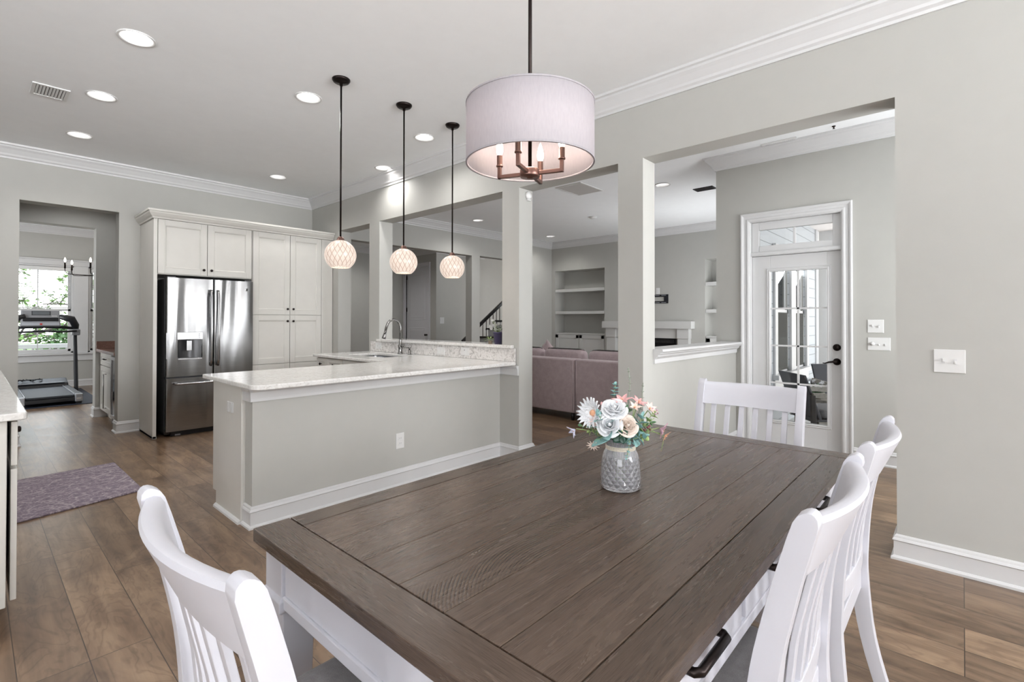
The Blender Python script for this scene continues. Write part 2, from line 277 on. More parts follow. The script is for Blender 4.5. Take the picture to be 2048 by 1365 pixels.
# ---------------------------------------------------------------- mesh helpers
class MB:
    """collects shapes in world (or local) coordinates; build() links ONE mesh object"""
    def __init__(s): s.v = []; s.f = []; s.m = []; s.sm = []; s.M = Matrix()
    def add(s, vs, fs, m=0, smooth=False):
        b = len(s.v); s.v += [s.M @ Vector(p) for p in vs]
        for f in fs: s.f.append(tuple(b + i for i in f)); s.m.append(m); s.sm.append(smooth)
    def box(s, x0, y0, z0, x1, y1, z1, m=0):
        x0, x1 = min(x0, x1), max(x0, x1); y0, y1 = min(y0, y1), max(y0, y1); z0, z1 = min(z0, z1), max(z0, z1)
        s.add([(x0, y0, z0), (x1, y0, z0), (x1, y1, z0), (x0, y1, z0), (x0, y0, z1), (x1, y0, z1), (x1, y1, z1), (x0, y1, z1)],
              [(0, 3, 2, 1), (4, 5, 6, 7), (0, 1, 5, 4), (1, 2, 6, 5), (2, 3, 7, 6), (3, 0, 4, 7)], m); return s
    def loft(s, rings, m=0, smooth=True, cap=True, closed=True):
        n = len(rings[0]); vs = [p for r in rings for p in r]; fs = []
        for i in range(len(rings) - 1):
            for j in range(n if closed else n - 1):
                k = (j + 1) % n; fs.append((i * n + j, i * n + k, (i + 1) * n + k, (i + 1) * n + j))
        if cap: fs.append(tuple(reversed(range(n)))); fs.append(tuple((len(rings) - 1) * n + j for j in range(n)))
        s.add(vs, fs, m, smooth); return s
    def prism(s, pts, axis, a, b, m=0, smooth=False):
        """polygon pts in the two other axes (order x,y,z without axis), extruded from a to b"""
        def P(p, t): return {'x': (t, p[0], p[1]), 'y': (p[0], t, p[1]), 'z': (p[0], p[1], t)}[axis]
        return s.loft([[P(p, a) for p in pts], [P(p, b) for p in pts]], m, smooth)
    def lathe(s, prof, c=(0, 0, 0), n=32, m=0, smooth=True, axis='z', cap=True):
        def P(r, h, t):
            a, b = r * math.cos(t), r * math.sin(t)
            q = {'z': (a, b, h), 'x': (h, a, b), 'y': (b, h, a)}[axis]; return (c[0] + q[0], c[1] + q[1], c[2] + q[2])
        return s.loft([[P(max(r, 1e-5), h, 2 * PI * j / n) for j in range(n)] for r, h in prof], m, smooth, cap)
    def tube(s, path, r, n=10, m=0, smooth=True, flat=1.0):
        path = [Vector(p) for p in path]; rs = r if isinstance(r, (list, tuple)) else [r] * len(path); rings = []; up = None
        for i, p in enumerate(path):
            d = (path[min(i + 1, len(path) - 1)] - path[max(i - 1, 0)]).normalized()
            if up is None: up = d.cross(Vector((0, 0, 1)) if abs(d.z) < 0.9 else Vector((1, 0, 0))).normalized()
            else: up = (up - d * up.dot(d)).normalized()
            w = d.cross(up); rings.append([p + (up * math.cos(2 * PI * j / n) + w * math.sin(2 * PI * j / n) * flat) * rs[i] for j in range(n)])
        return s.loft(rings, m, smooth)
    def bar(s, p, q, w, h, m=0, up=(0, 0, 1)):
        p, q = Vector(p), Vector(q); d = (q - p).normalized(); a = d.cross(Vector(up)).normalized(); b = a.cross(d)
        R = lambda c: [c - a * w / 2 - b * h / 2, c + a * w / 2 - b * h / 2, c + a * w / 2 + b * h / 2, c - a * w / 2 + b * h / 2]
        return s.loft([R(p), R(q)], m, False)
    def sweep(s, path, prof, side=1, m=0, closed=False):
        """moulding: profile (out, z) carried along an XY path with mitred corners; side +1 = left of travel"""
        n = len(path); P = [Vector((p[0], p[1])) for p in path]; rings = []
        def nor(a, b): d = (b - a).normalized(); return Vector((-d.y, d.x)) * side
        for i in range(n):
            n1 = nor(P[i - 1], P[i]) if (i > 0 or closed) else None; n2 = nor(P[i], P[(i + 1) % n]) if (i < n - 1 or closed) else None
            if n1 is None: mv = n2
            elif n2 is None: mv = n1
            else: mv = (n1 + n2) / (1 + n1.dot(n2))
            rings.append([(P[i].x + mv.x * o, P[i].y + mv.y * o, z) for o, z in prof])
        if closed: rings.append(rings[0])
        return s.loft(rings, m, False, cap=not closed)
    def build(s, name, mats, parent=None, bevel=0.0, seg=2, origin=None, sub=0, **tags):
        me = bpy.data.meshes.new(name); vs = s.v
        off = Vector((0, 0, 0))
        if parent is None and origin is not None: off = Vector(origin)
        if parent is not None and parent.get('_w'): 
            r = parent; off = Vector(r['_o'])
        me.from_pydata([tuple(v - off) for v in vs], [], s.f)
        for mt in (mats if isinstance(mats, (list, tuple)) else [mats]): me.materials.append(mt)
        for p, mi, sm in zip(me.polygons, s.m, s.sm): p.material_index = mi; p.use_smooth = sm
        b = bmesh.new(); b.from_mesh(me); bmesh.ops.recalc_face_normals(b, faces=b.faces); b.to_mesh(me); b.free()
        o = bpy.data.objects.new(name, me); COL.objects.link(o)
        if parent is not None:
            o.parent = parent
            if parent.get('_w'): o['_w'] = 1; o['_o'] = tuple(off)   # sub-parts keep the same origin
        elif origin is not None: o.location = origin
        if bevel: md = o.modifiers.new('bevel', 'BEVEL'); md.width = bevel; md.segments = seg; md.limit_method = 'ANGLE'; md.angle_limit = 0.6; md.harden_normals = False
        if sub: md = o.modifiers.new('subdivision', 'SUBSURF'); md.levels = sub; md.render_levels = sub
        for k, v in tags.items(): o[k] = v
        return o
def thing(name, label, cat, loc=(0, 0, 0), group=None, world=True, rz=0.0):
    """an Empty at the thing's base; with world=True its parts are given in world coordinates"""
    o = bpy.data.objects.new(name, None); COL.objects.link(o); o.location = loc; o.rotation_euler = (0, 0, rz); o.empty_display_size = 0.1
    o['label'] = label; o['category'] = cat
    if group: o['group'] = group
    if world: o['_w'] = 1; o['_o'] = tuple(loc)
    return o
def tag(o, label, cat, group=None):
    o['label'] = label; o['category'] = cat
    if group: o['group'] = group
    return o
def struct(o): o['kind'] = 'structure'; return o
def dup(root, loc, rz=None, label=None):
    r = root.copy(); COL.objects.link(r); r.location = loc
    if rz is not None: r.rotation_euler = (0, 0, rz)
    if label: r['label'] = label
    for ch in list(root.children):
        c = ch.copy(); COL.objects.link(c); c.parent = r
        for g in ch.children:
            d = g.copy(); COL.objects.link(d); d.parent = c
    return r
def BX(*a, m=0): return MB().box(*a, m)
def rrect(x0, y0, x1, y1, r, n=5):
    pts = []
    for cx, cy, a0 in ((x1 - r, y1 - r, 0), (x0 + r, y1 - r, PI / 2), (x0 + r, y0 + r, PI), (x1 - r, y0 + r, 3 * PI / 2)):
        pts += [(cx + r * math.cos(a0 + PI / 2 * i / n), cy + r * math.sin(a0 + PI / 2 * i / n)) for i in range(n + 1)]
    return pts
# ================================================================ SETTING
H = 3.05
XW = 3.399; YK = 7.09
def wall(name, axis, pos, thick, a0, a1, z0, z1, holes=(), mat=None):
    """axis 'x': wall in the plane x=pos..pos+thick running along y; 'y' likewise along x. holes: (a0,a1,z0,z1)"""
    A = sorted({a0, a1, *[min(max(h[i], a0), a1) for h in holes for i in (0, 1)]}); Z = sorted({z0, z1, *[min(max(h[i], z0), z1) for h in holes for i in (2, 3)]})
    def solid(i, j):
        if i < 0 or j < 0 or i >= len(A) - 1 or j >= len(Z) - 1: return False
        a, z = (A[i] + A[i + 1]) / 2, (Z[j] + Z[j + 1]) / 2
        return not any(h[0] < a < h[1] and h[2] < z < h[3] for h in holes)
    mb = MB()
    def P(a, t, z): return (pos + t * thick, a, z) if axis == 'x' else (a, pos + t * thick, z)
    for i in range(len(A) - 1):
        for j in range(len(Z) - 1):
            if not solid(i, j): continue
            a, b, c, d = A[i], A[i + 1], Z[j], Z[j + 1]
            q = [[P(a, t, c), P(b, t, c), P(b, t, d), P(a, t, d)] for t in (0, 1)]
            mb.add(q[0], [(0, 1, 2, 3)]); mb.add(q[1], [(3, 2, 1, 0)])
            for (di, dj), (k, l) in (((0, -1), (0, 1)), ((1, 0), (1, 2)), ((0, 1), (2, 3)), ((-1, 0), (3, 0))):
                if not solid(i + di, j + dj): mb.add([q[0][k], q[0][l], q[1][l], q[1][k]], [(0, 1, 2, 3)])
    o = mb.build(name, mat or WALL)
    b = bmesh.new(); b.from_mesh(o.data); bmesh.ops.remove_doubles(b, verts=b.verts, dist=1e-5); bmesh.ops.recalc_face_normals(b, faces=b.faces); b.to_mesh(o.data); b.free()
    return struct(o)
# main wall between kitchen / dining and living room, with its columns
wall('wall_right', 'x', XW, 0.19, -4.8, 7.09, 0, H, [(0.268, 1.769, -1, 2.513), (1.98, 3.01, -1, 2.513), (3.223, 5.31, 1.03, 2.513), (5.536, 6.316, -1, 2.513)])
wall('wall_back', 'y', YK, 0.19, -4.6, 3.589, 0, H, [(0.336, 1.14, -1, 2.515)])
wall('wall_front', 'y', -4.99, 0.19, -4.79, 3.589, 0, H, [(-3.5, 3.2, 0.75, 2.95)])
wall('wall_left', 'x', -4.79, 0.19, -4.8, 7.28, 0, H, [(-3.5, 3.5, 0.75, 2.95)])
wall('wall_butler', 'y', 8.48, 0.19, -1.6, 3.2, 0, H, [(0.2, 1.125, -1, 2.505)])
wall('wall_butler_right', 'x', 1.79, 0.12, 7.28, 8.48, 0, H)
wall('wall_butler_left', 'x', -0.72, 0.12, 7.28, 8.48, 0, H)
wall('wall_sunroom', 'y', 12.73, 0.17, -1.6, 3.2, 0, H, [(0.30, 1.36, 0.655, 2.33), (1.575, 2.60, 0.655, 2.33)])
wall('wall_sunroom_right', 'x', 3.08, 0.12, 8.67, 12.73, 0, H)
wall('wall_sunroom_left', 'x', -1.6, 0.12, 8.67, 12.73, 0, H)
wall('wall_knee', 'y', 1.769, 0.15, 3.589, 5.46, 0, 1.0)
wall('wall_porch', 'x', 5.46, 0.17, -2.8, 1.80, 0, H, [(0.815, 1.645, -1, 2.325)])
wall('wall_nook_end', 'y', -1.3, 0.12, 3.589, 5.46, 0, H, [(3.75, 5.25, 0.7, 2.3)])
wall('wall_living_right', 'y', 1.80, 0.175, 5.46, 9.43, -0.15, 3.6, [(6.98, 7.66, 0.60, 2.12), (7.90, 8.58, 0.60, 2.12)])
NI = [(5.536, 6.835, -1, 2.40), (2.14, 3.436, -1, 2.40), (3.97, 5.15, 0.10, 0.975)]
wall('wall_living_far', 'x', 8.95, 0.36, 1.975, 6.93, 0, H, NI)
wall('wall_living_back', 'x', 9.31, 0.12, 1.975, 6.93, 0, H)
wall('wall_living_left', 'y', 6.93, 0.17, 3.589, 9.43, 0, H, [(3.80, 6.463, -1, 2.53), (6.675, 8.15, -1, 2.545)])
wall('wall_hall_back', 'y', 10.70, 0.15, 3.40, 7.75, 0, H)
wall('wall_hall_left', 'x', 3.45, 0.14, 7.28, 10.70, 0, H)
wall('wall_hall_door', 'x', 7.58, 0.17, 9.55, 10.70, 0, H, [(9.70, 10.60, -1, 2.62)])
wall('wall_stair', 'y', 9.38, 0.17, 7.58, 11.4, 0, H)
wall('wall_stair_end', 'x', 11.4, 0.12, 6.93, 9.55, 0, H)
wall('wall_peninsula', 'y', 3.252, 0.115, 1.184, XW, 0, 0.872)

struct(BX(-4.79, -4.99, -0.12, 5.63, 13.0, 0).build('floor', FLOORM))
struct(BX(5.63, 1.80, -0.12, 11.5, 13.0, 0).build('floor_living', FLOORM))

CANS = [  # x, y, label
    (0.691, 3.804, 'recessed ceiling light at the top left, nearest the camera'),
    (0.687, 4.994, 'recessed ceiling light just right of the square kitchen air vent'),
    (1.793, 3.813, 'recessed ceiling light just left of the first pendant rod'),
    (0.694, 6.203, 'recessed ceiling light nearest the doorway to the treadmill room'),
    (2.938, 3.819, 'recessed ceiling light between the second and third pendant rods'),
    (3.210, 4.936, 'recessed ceiling light beside the crown moulding, above the sink wall'),
    (2.542, 6.209, 'recessed ceiling light in front of the tall pantry cabinet'),
    (6.014, 6.292, 'recessed living room light seen through the pass-through over the sink'),
    (6.041, 2.867, 'recessed living room light seen above the half wall'),
    (8.173, 6.361, 'recessed living room light near the corner above the built-in shelves'),
]
def ceil_mesh():
    r = 0.088; s = 0.13; rects = [(-4.79, -4.99, 5.63, 13.0), (5.63, 1.80, 11.5, 13.0)]; mb = MB()
    xs = sorted({v for q in rects for v in (q[0], q[2])} | {c[0] + d for c in CANS for d in (-s, s)}); ys = sorted({v for q in rects for v in (q[1], q[3])} | {c[1] + d for c in CANS for d in (-s, s)})
    for i in range(len(xs) - 1):
        for j in range(len(ys) - 1):
            a, b, c, d = xs[i], xs[i + 1], ys[j], ys[j + 1]; mx, my = (a + b) / 2, (c + d) / 2
            if not any(q[0] < mx < q[2] and q[1] < my < q[3] for q in rects): continue
            if any(abs(mx - k[0]) < s and abs(my - k[1]) < s for k in CANS): continue
            mb.add([(a, c, H), (b, c, H), (b, d, H), (a, d, H)], [(0, 3, 2, 1)])
    n = 32
    for cx, cy, _ in CANS:
        ri, ro = [], []
        for k in range(n):
            t = 2 * PI * k / n; c_, s_ = math.cos(t), math.sin(t); q = s / max(abs(c_), abs(s_)); ri.append((cx + r * c_, cy + r * s_, H)); ro.append((cx + q * c_, cy + q * s_, H))
        mb.loft([ro, ri], 0, False, cap=False)
    for q in rects: mb.add([(q[0], q[1], H + .14), (q[2], q[1], H + .14), (q[2], q[3], H + .14), (q[0], q[3], H + .14)], [(0, 1, 2, 3)])
    o = mb.build('ceiling', CEIL); 
    for p in o.data.polygons:
        if p.center.z < H + .01 and p.normal.z > 0: p.flip()
    return struct(o)
ceil_mesh()
# recessed lights: trim ring, white baffle and glowing lens set up into the ceiling
can0 = thing('recessed_light', CANS[0][2], 'ceiling light', (CANS[0][0], CANS[0][1], H), 'recessed ceiling lights', world=False)
MB().lathe([(0.087, 0.0), (0.100, 0.0), (0.100, -0.005), (0.094, -0.007), (0.086, -0.004), (0.084, 0.0)], n=40, cap=False).build('trim_ring', WHITEP, can0)
MB().lathe([(0.085, 0.002), (0.062, 0.042)], n=40, cap=False).build('baffle', TRIM, can0)
MB().lathe([(0.0, 0.041), (0.0615, 0.041)], n=40, cap=False).build('lens', LAMPON, can0)
for i, (x, y, lb) in enumerate(CANS):
    if i: dup(can0, (x, y, H), label=lb)
    spot('ceiling_spot', (x, y, H - 0.012), CAN_POWER)
# added fill spots under the other rooms' ceilings, without any fixtures
for x, y, p in ((5.0, 4.4, 16), (7.4, 4.2, 16), (4.6, 8.8, 48), (6.0, 9.7, 80), (4.5, 0.9, 10), (0.9, 7.9, 20), (9.0, 8.4, 20)):
    spot('ceiling_spot', (x, y, H - 0.012), p)

CROWN = [(0, 2.912), (0.012, 2.912), (0.016, 2.928), (0.030, 2.940), (0.036, 2.956), (0.066, 2.994), (0.084, 3.012), (0.090, 3.026), (0.106, 3.032), (0.108, 3.0495), (0, 3.0495)]
def crown(n, path, side=1): return struct(MB().sweep(path, CROWN, side).build('trim_%d' % n, TRIM))
crown(1, [(XW, -4.75), (XW, YK), (-4.55, YK)], 1)
crown(2, [(3.6, 6.93), (8.95, 6.93), (8.95, 1.975), (5.46, 1.975), (5.46, -1.1)], -1)
crown(3, [(-1.4, 12.73), (3.05, 12.73)], -1)
crown(4, [(3.6, 10.70), (7.58, 10.70), (7.58, 9.38), (9.2, 9.38)], -1)
BASE = [(0, 0), (0.026, 0), (0.026, 0.012), (0.018, 0.020), (0.014, 0.022), (0.014, 0.098), (0.020, 0.104), (0.016, 0.112), (0.012, 0.116), (0.010, 0.126), (0.004, 0.132), (0, 0.133)]
def base(nm, path, side=1): return struct(MB().sweep(path, BASE, side).build('baseboard_' + nm, TRIM))
base('right', [(XW, -4.75), (XW, 0.268), (XW + .19, 0.268), (XW + .19, -1.2)], 1)
base('column', [(XW + .19, 1.98), (XW, 1.98), (XW, 1.769), (5.46, 1.769), (5.46, 1.72)], -1)
base('porch', [(5.46, 0.740), (5.46, -1.2)], -1)
base('peninsula', [(1.184, 3.367), (1.184, 3.252), (XW, 3.252), (XW, 3.01), (XW + .19, 3.01), (XW + .19, 3.2)], -1)
base('back', [(1.14, 7.28), (1.14, YK), (1.345, YK)], -1)
base('back_left', [(-0.5, YK), (0.336, YK), (0.336, 7.28)], -1)
base('butler', [(1.125, 8.67), (1.125, 8.48), (1.75, 8.48)], -1)
base('sunroom', [(-1.4, 12.73), (3.05, 12.73)], -1)
base('living_left', [(8.15, 7.1), (8.15, 6.93), (8.95, 6.93), (8.95, 6.85)], -1)
base('hall', [(7.75, 9.38), (9.2, 9.38)], -1)
# half-wall cap
SILL = [(-0.15, 1.0), (-0.15, 1.068), (0.075, 1.068), (0.080, 1.062), (0.080, 1.050), (0.074, 1.044), (0.060, 1.040), (0.056, 1.030), (0.042, 1.022), (0.038, 1.010), (0.016, 0.990), (0.014, 0.955), (0.0, 0.952), (0.0, 1.0)]
struct(MB().sweep([(3.560, 1.769), (5.435, 1.769)], [(o, z) for o, z in SILL], -1).build('trim_5', TRIM))
# moulding under the peninsula counter
PTRIM = [(0, 0.782), (0.016, 0.782), (0.016, 0.800), (0.020, 0.840), (0.030, 0.856), (0.034, 0.872), (0, 0.872)]
struct(MB().sweep([(1.184, 3.367), (1.184, 3.252), (XW, 3.252), (XW, 3.012)], PTRIM, -1).build('trim_6', TRIM))

# ---------------------------------------------------------------- glazed porch door with transom (wall x = 5.46)
D = struct(MB().build('door_1', TRIM)) if False else None
X = 5.46
CAS = [(0.0, 0.0), (0.010, 0.0), (0.014, 0.006), (0.018, 0.016), (0.018, 0.030), (0.012, 0.034), (0.014, 0.060), (0.020, 0.064), (0.026, 0.076), (0.026, 0.086), (0.020, 0.092), (0.0, 0.092)]
def casing(mb, x, sx, ya, yb, zt, zb=0.0, w=0.092, prof=CAS, thick=1.0):
    """door / window casing on the plane x, standing out towards sx; inner opening ya..yb up to zt (profile: out, away from the opening)"""
    k = w / 0.092
    def ring(pt):   # pt: function(off_out, away) -> xyz
        return [pt(o * thick, a * k) for o, a in prof]
    r1 = ring(lambda o, a: (x + sx * o, ya - a, zb)); r2 = ring(lambda o, a: (x + sx * o, ya - a, zt + a)); r3 = ring(lambda o, a: (x + sx * o, yb + a, zt + a)); r4 = ring(lambda o, a: (x + sx * o, yb + a, zb))
    mb.loft([r1, r2, r3, r4], 0, False)
mb = MB(); casing(mb, X, -1, 0.832, 1.630, 2.310, 0.0, 0.090)
# jambs, head and transom bar
mb.box(X - .004, 0.815, 0, X + .15, 0.836, 2.325); mb.box(X - .004, 1.624, 0, X + .15, 1.645, 2.325); mb.box(X - .004, 0.815, 2.304, X + .15, 1.645, 2.325)
mb.box(X + .012, 0.836, 1.955, X + .14, 1.624, 1.995); mb.box(X + .004, 0.836, 1.962, X + .02, 1.624, 1.985)
mb.box(X - .004, 0.815, -0.002, X + .16, 1.645, 0.018)
door = mb.build('door_1', TRIM, bevel=0.003); struct(door)
def framed(mb, x0, x1, ya, yb, za, zb, ga, gb, gc, gd):
    mb.box(x0, ya, za, x1, ga, zb); mb.box(x0, gb, za, x1, yb, zb); mb.box(x0, ga, za, x1, gb, gc); mb.box(x0, ga, gd, x1, gb, zb)
mb = MB(); framed(mb, X + .035, X + .08, 0.838, 1.622, 1.996, 2.303, 0.905, 1.552, 2.058, 2.222); mb.box(X + .040, 1.216, 2.058, X + .06, 1.240, 2.222)
mb.build('transom_sash', TRIM, door, bevel=0.004); BX(X + .055, .905, 2.058, X + .06, 1.552, 2.222).build('transom_pane', GLASS, door)
mb = MB(); framed(mb, X + .055, X + .10, 0.838, 1.622, 0.018, 1.952, 0.955, 1.452, 0.285, 1.790)
leaf = mb.build('door_leaf', TRIM, door, bevel=0.003)
mb = MB()
casing_prof = [(0.0, 0.0), (0.012, 0.0), (0.014, 0.010), (0.008, 0.016), (0.010, 0.028), (0.0, 0.034)]
def picture(mb, x, ya, yb, za, zb, prof, sx=-1):
    R = []
    for yy, zz, dy, dz in ((ya, za, -1, -1), (yb, za, 1, -1), (yb, zb, 1, 1), (ya, zb, -1, 1), (ya, za, -1, -1)): R.append([(x + sx * o, yy + dy * a, zz + dz * a) for o, a in prof])
    mb.loft(R, 0, False, cap=False)
picture(mb, X + .055, 0.955, 1.452, 0.285, 1.790, casing_prof)
mb.build('glass_surround', TRIM, leaf)
mb = MB(); mb.box(X + .066, 1.194, 0.285, X + .078, 1.213, 1.790)
for k in (1, 2, 3): mb.box(X + .066, 0.955, 0.285 + 0.376 * k - .008, X + .078, 1.452, 0.285 + 0.376 * k + .008)
mb.build('muntin', TRIM, leaf); BX(X + .079, .955, .285, X + .083, 1.452, 1.790).build('pane', GLASS, leaf)
mb = MB().lathe([(0.0, 0.055), (0.030, 0.055), (0.033, 0.050), (0.030, 0.040), (0.012, 0.038), (0.0, 0.034)], (X, 0.877, 1.037), 24, axis='x'); mb.box(X + .028, .873, 1.028, X + .038, .881, 1.046)
mb.build('deadbolt', BLACKM, leaf, label='black round deadbolt')
mb = MB().lathe([(0.0, 0.055), (0.030, 0.055), (0.033, 0.050), (0.028, 0.042), (0.014, 0.038), (0.012, 0.010), (0.0, 0.008)], (X, 0.877, 0.902), 24, axis='x')
mb.tube([(X + .012, .877, .902), (X + .008, .900, .904), (X + .006, .935, .898), (X + .008, .965, .886), (X + .012, .985, .888)], [.010, .010, .008, .006, .004], 10)
mb.build('lever_handle', BLACKM, leaf, label='black lever handle')
BX(5.395, .86, 0.0, 5.44, .90, .03).build('doorstop', BLACKM) if False else None

# ---------------------------------------------------------------- windows of the sunroom (behind the treadmill)
def sash_window(n, x0, x1, z0, z1, y=12.73):
    w = MB(); w.box(x0, y, z0, x0 + .035, y + .12, z1); w.box(x1 - .035, y, z0, x1, y + .12, z1); w.box(x0, y, z1 - .03, x1, y + .12, z1); w.box(x0, y, z0, x1, y + .12, z0 + .03)
    o = struct(w.build('window_%d' % n, TRIM, bevel=.003)); zm = 1.475; a, b = x0 + .035, x1 - .035; xm = (a + b) / 2 + .03
    s = MB()
    for (za, zb, yy) in ((zm - .02, z1 - .03, .07), (z0 + .03, zm + .02, .035)):
        s.box(a, y + yy, za, a + .045, y + yy + .03, zb); s.box(b - .045, y + yy, za, b, y + yy + .03, zb); s.box(a, y + yy, zb - .04, b, y + yy + .03, zb); s.box(a, y + yy, za, b, y + yy + .03, za + .045)
        s.box(xm - .008, y + yy + .008, za, xm + .008, y + yy + .022, zb)
    s.build('sash', TRIM, o, bevel=.003); g = BX(a + .04, y + .084, zm, b - .04, y + .087, z1 - .06); g.box(a + .04, y + .049, z0 + .07, b - .04, y + .052, zm); g.build('pane', GLASS, o)
    return o
sash_window(1, 0.30, 1.36, 0.655, 2.33); sash_window(2, 1.575, 2.60, 0.655, 2.33)
t = MB(); t.box(0.18, 12.705, 2.33, 2.72, 12.73, 2.42); t.box(0.16, 12.69, 2.42, 2.74, 12.73, 2.445); t.box(0.20, 12.708, 0.655, 0.30, 12.73, 2.33); t.box(1.36, 12.708, 0.655, 1.575, 12.73, 2.33); t.box(2.60, 12.708, 0.655, 2.70, 12.73, 2.33)
t.box(0.16, 12.665, 0.622, 2.74, 12.73, 0.655); t.box(0.19, 12.708, 0.50, 2.71, 12.73, 0.622); struct(t.build('trim_7', TRIM, bevel=.004))
for x0, x1, lb in ((0.345, 1.315, 'white slatted blind on the window behind the treadmill'), (1.62, 2.555, 'white slatted blind on the partly hidden window right of the treadmill')):
    b = thing('window_blind', lb, 'blind', ((x0 + x1) / 2, 12.745, 2.29), 'sunroom window blinds')
    BX(x0, 12.735, 2.225, x1, 12.785, 2.295).build('headrail', WHITEP, b, bevel=.004)
    s = MB()
    for k in range(17): s.bar((x0 + .005, 12.762, 2.20 - k * .0415), (x1 - .005, 12.762, 2.20 - k * .0415), .044, .0025, up=(0, .05, 1))
    s.build('slats', WHITEP, b)
    for xx in (x0 + .12, x1 - .12): MB().tube([(xx, 12.762, 2.22), (xx, 12.762, 1.52)], .0012, 5).build('cord', WHITEP, b)
    BX(x0, 12.745, 1.505, x1, 12.78, 1.525).build('bottom_rail', WHITEP, b, bevel=.003)

# made-up unseen windows added behind the fill lights, white roller shades drawn down
def shaded(n, axis, pos, a0, a1, z0, z1, s):
    def B(mb, a, b, c, d, p, q): return mb.box(p, a, c, q, b, d) if axis == 'x' else mb.box(a, p, c, b, q, d)
    mb = MB(); t = .09
    B(mb, a0 - t, a0, z0 - t, z1 + t, pos, pos + s * .02); B(mb, a1, a1 + t, z0 - t, z1 + t, pos, pos + s * .02); B(mb, a0, a1, z1, z1 + t, pos, pos + s * .02); B(mb, a0, a1, z0 - t, z0, pos, pos + s * .03)
    m = (a0 + a1) / 2; B(mb, m - .04, m + .04, z0, z1, pos - s * .10, pos - s * .03); o = struct(mb.build('window_%d' % n, TRIM)); B(MB(), a0, a1, z0, z1, pos - s * .16, pos - s * .15).build('added_roller_shade', WHITEP, o); return o
shaded(5, 'y', -4.80, -3.5, 3.2, 0.75, 2.95, 1); shaded(6, 'x', -4.60, -3.5, 3.5, 0.75, 2.95, 1); shaded(7, 'y', -1.18, 3.75, 5.25, 0.7, 2.3, 1)
# ---------------------------------------------------------------- hall door (x = 7.58)
mb = MB(); casing(mb, 7.58, -1, 9.70, 10.60, 2.62, 0.0, 0.10)
mb.box(7.575, 9.68, 0, 7.75, 9.70, 2.62); mb.box(7.575, 10.60, 0, 7.75, 10.62, 2.62); mb.box(7.575, 9.70, 2.60, 7.75, 10.60, 2.62)
d2 = struct(mb.build('door_2', DOORW, bevel=.003))
mb = MB(); mb.box(7.60, 9.705, 0.01, 7.64, 10.595, 2.60)
lf = mb.build('door_leaf', DOORW, d2, bevel=.003); mb = MB()
PANEL = [(0.0, 0.0), (0.0, 0.004), (0.010, 0.010), (0.006, 0.022), (0.012, 0.026), (0.012, 0.055), (0.016, 0.070)]
def raised(mb, x, ya, yb, za, zb, sx=-1, axis='x'):
    """raised panel moulding inside a rectangle on a door face (plane x or y)"""
    R = [(0.0, 0.0), (0.007, 0.010), (0.002, 0.022), (0.002, 0.030), (0.006, 0.060)]; rings = []
    for o, a in R:
        q = [(ya + a, za + a), (yb - a, za + a), (yb - a, zb - a), (ya + a, zb - a)]; rings.append([((x + sx * o, p[0], p[1]) if axis == 'x' else (p[0], x + sx * o, p[1])) for p in q])
    mb.loft(rings, 0, False)
raised(mb, 7.60, 9.83, 10.47, 1.30, 2.44); raised(mb, 7.60, 9.83, 10.47, 0.22, 1.10); mb.build('panel', DOORW, lf)
for z in (2.38, 1.56, .5): BX(7.585, 10.575, z - .05, 7.603, 10.600, z + .05).build('hinge', BLACKM, d2, label='black hinge')
mb = MB().lathe([(0, .0), (.026, .004), (.026, .01), (.01, .016), (.01, .04), (.026, .05), (.028, .062), (.018, .074), (0, .076)], (7.60, 9.76, .93), 16, axis='x')
for i, v in enumerate(mb.v): mb.v[i] = Vector((7.60 - (v.x - 7.60), v.y, v.z))
mb.build('knob', BLACKM, d2)
# ================================================================ KITCHEN
def knob(parent, x, y, z, ax='y', s=-1, name='knob'):
    """small round dark knob standing out along axis ax in direction s"""
    pr = [(0.0, 0.0), (0.006, 0.0), (0.005, 0.010), (0.009, 0.014), (0.0145, 0.018), (0.0145, 0.024), (0.009, 0.028), (0.0, 0.029)]
    mb = MB(); mb.lathe([(r, h * s) for r, h in pr], (x, y, z), 16, axis=ax); return mb.build(name, BLACKM, parent)
def cab_door(parent, a0, a1, z0, z1, p, axis='y', s=-1, rail=0.062, name='door'):
    """framed door with recessed flat panel; its face plane is p, standing towards s on the given axis"""
    mb = MB(); t = 0.02
    def q(u0, v0, w0, u1, v1, w1):
        if axis == 'y': mb.box(u0, w0, v0, u1, w1, v1)
        else: mb.box(w0, u0, v0, w1, u1, v1)
    f, b = p, p - s * t
    q(a0, z0, f, a0 + rail, z1, b); q(a1 - rail, z0, f, a1, z1, b); q(a0 + rail, z0, f, a1 - rail, z0 + rail, b); q(a0 + rail, z1 - rail, f, a1 - rail, z1, b)
    q(a0 + rail, z0 + rail, p - s * .009, a1 - rail, z1 - rail, b)
    # inner bead
    R = [(0.0, 0.0), (0.001, 0.006), (-0.005, 0.010), (-0.008, 0.016)]; rings = []
    for o, a in R:
        c = [(a0 + rail + a, z0 + rail + a), (a1 - rail - a, z0 + rail + a), (a1 - rail - a, z1 - rail - a), (a0 + rail + a, z1 - rail - a)]
        rings.append([(u, p + s * (o - .0005), v) if axis == 'y' else (p + s * (o - .0005), u, v) for u, v in c])
    mb.loft(rings, 0, False, cap=False)
    return mb.build(name, CAB, parent, bevel=0.002)
YC = 6.465
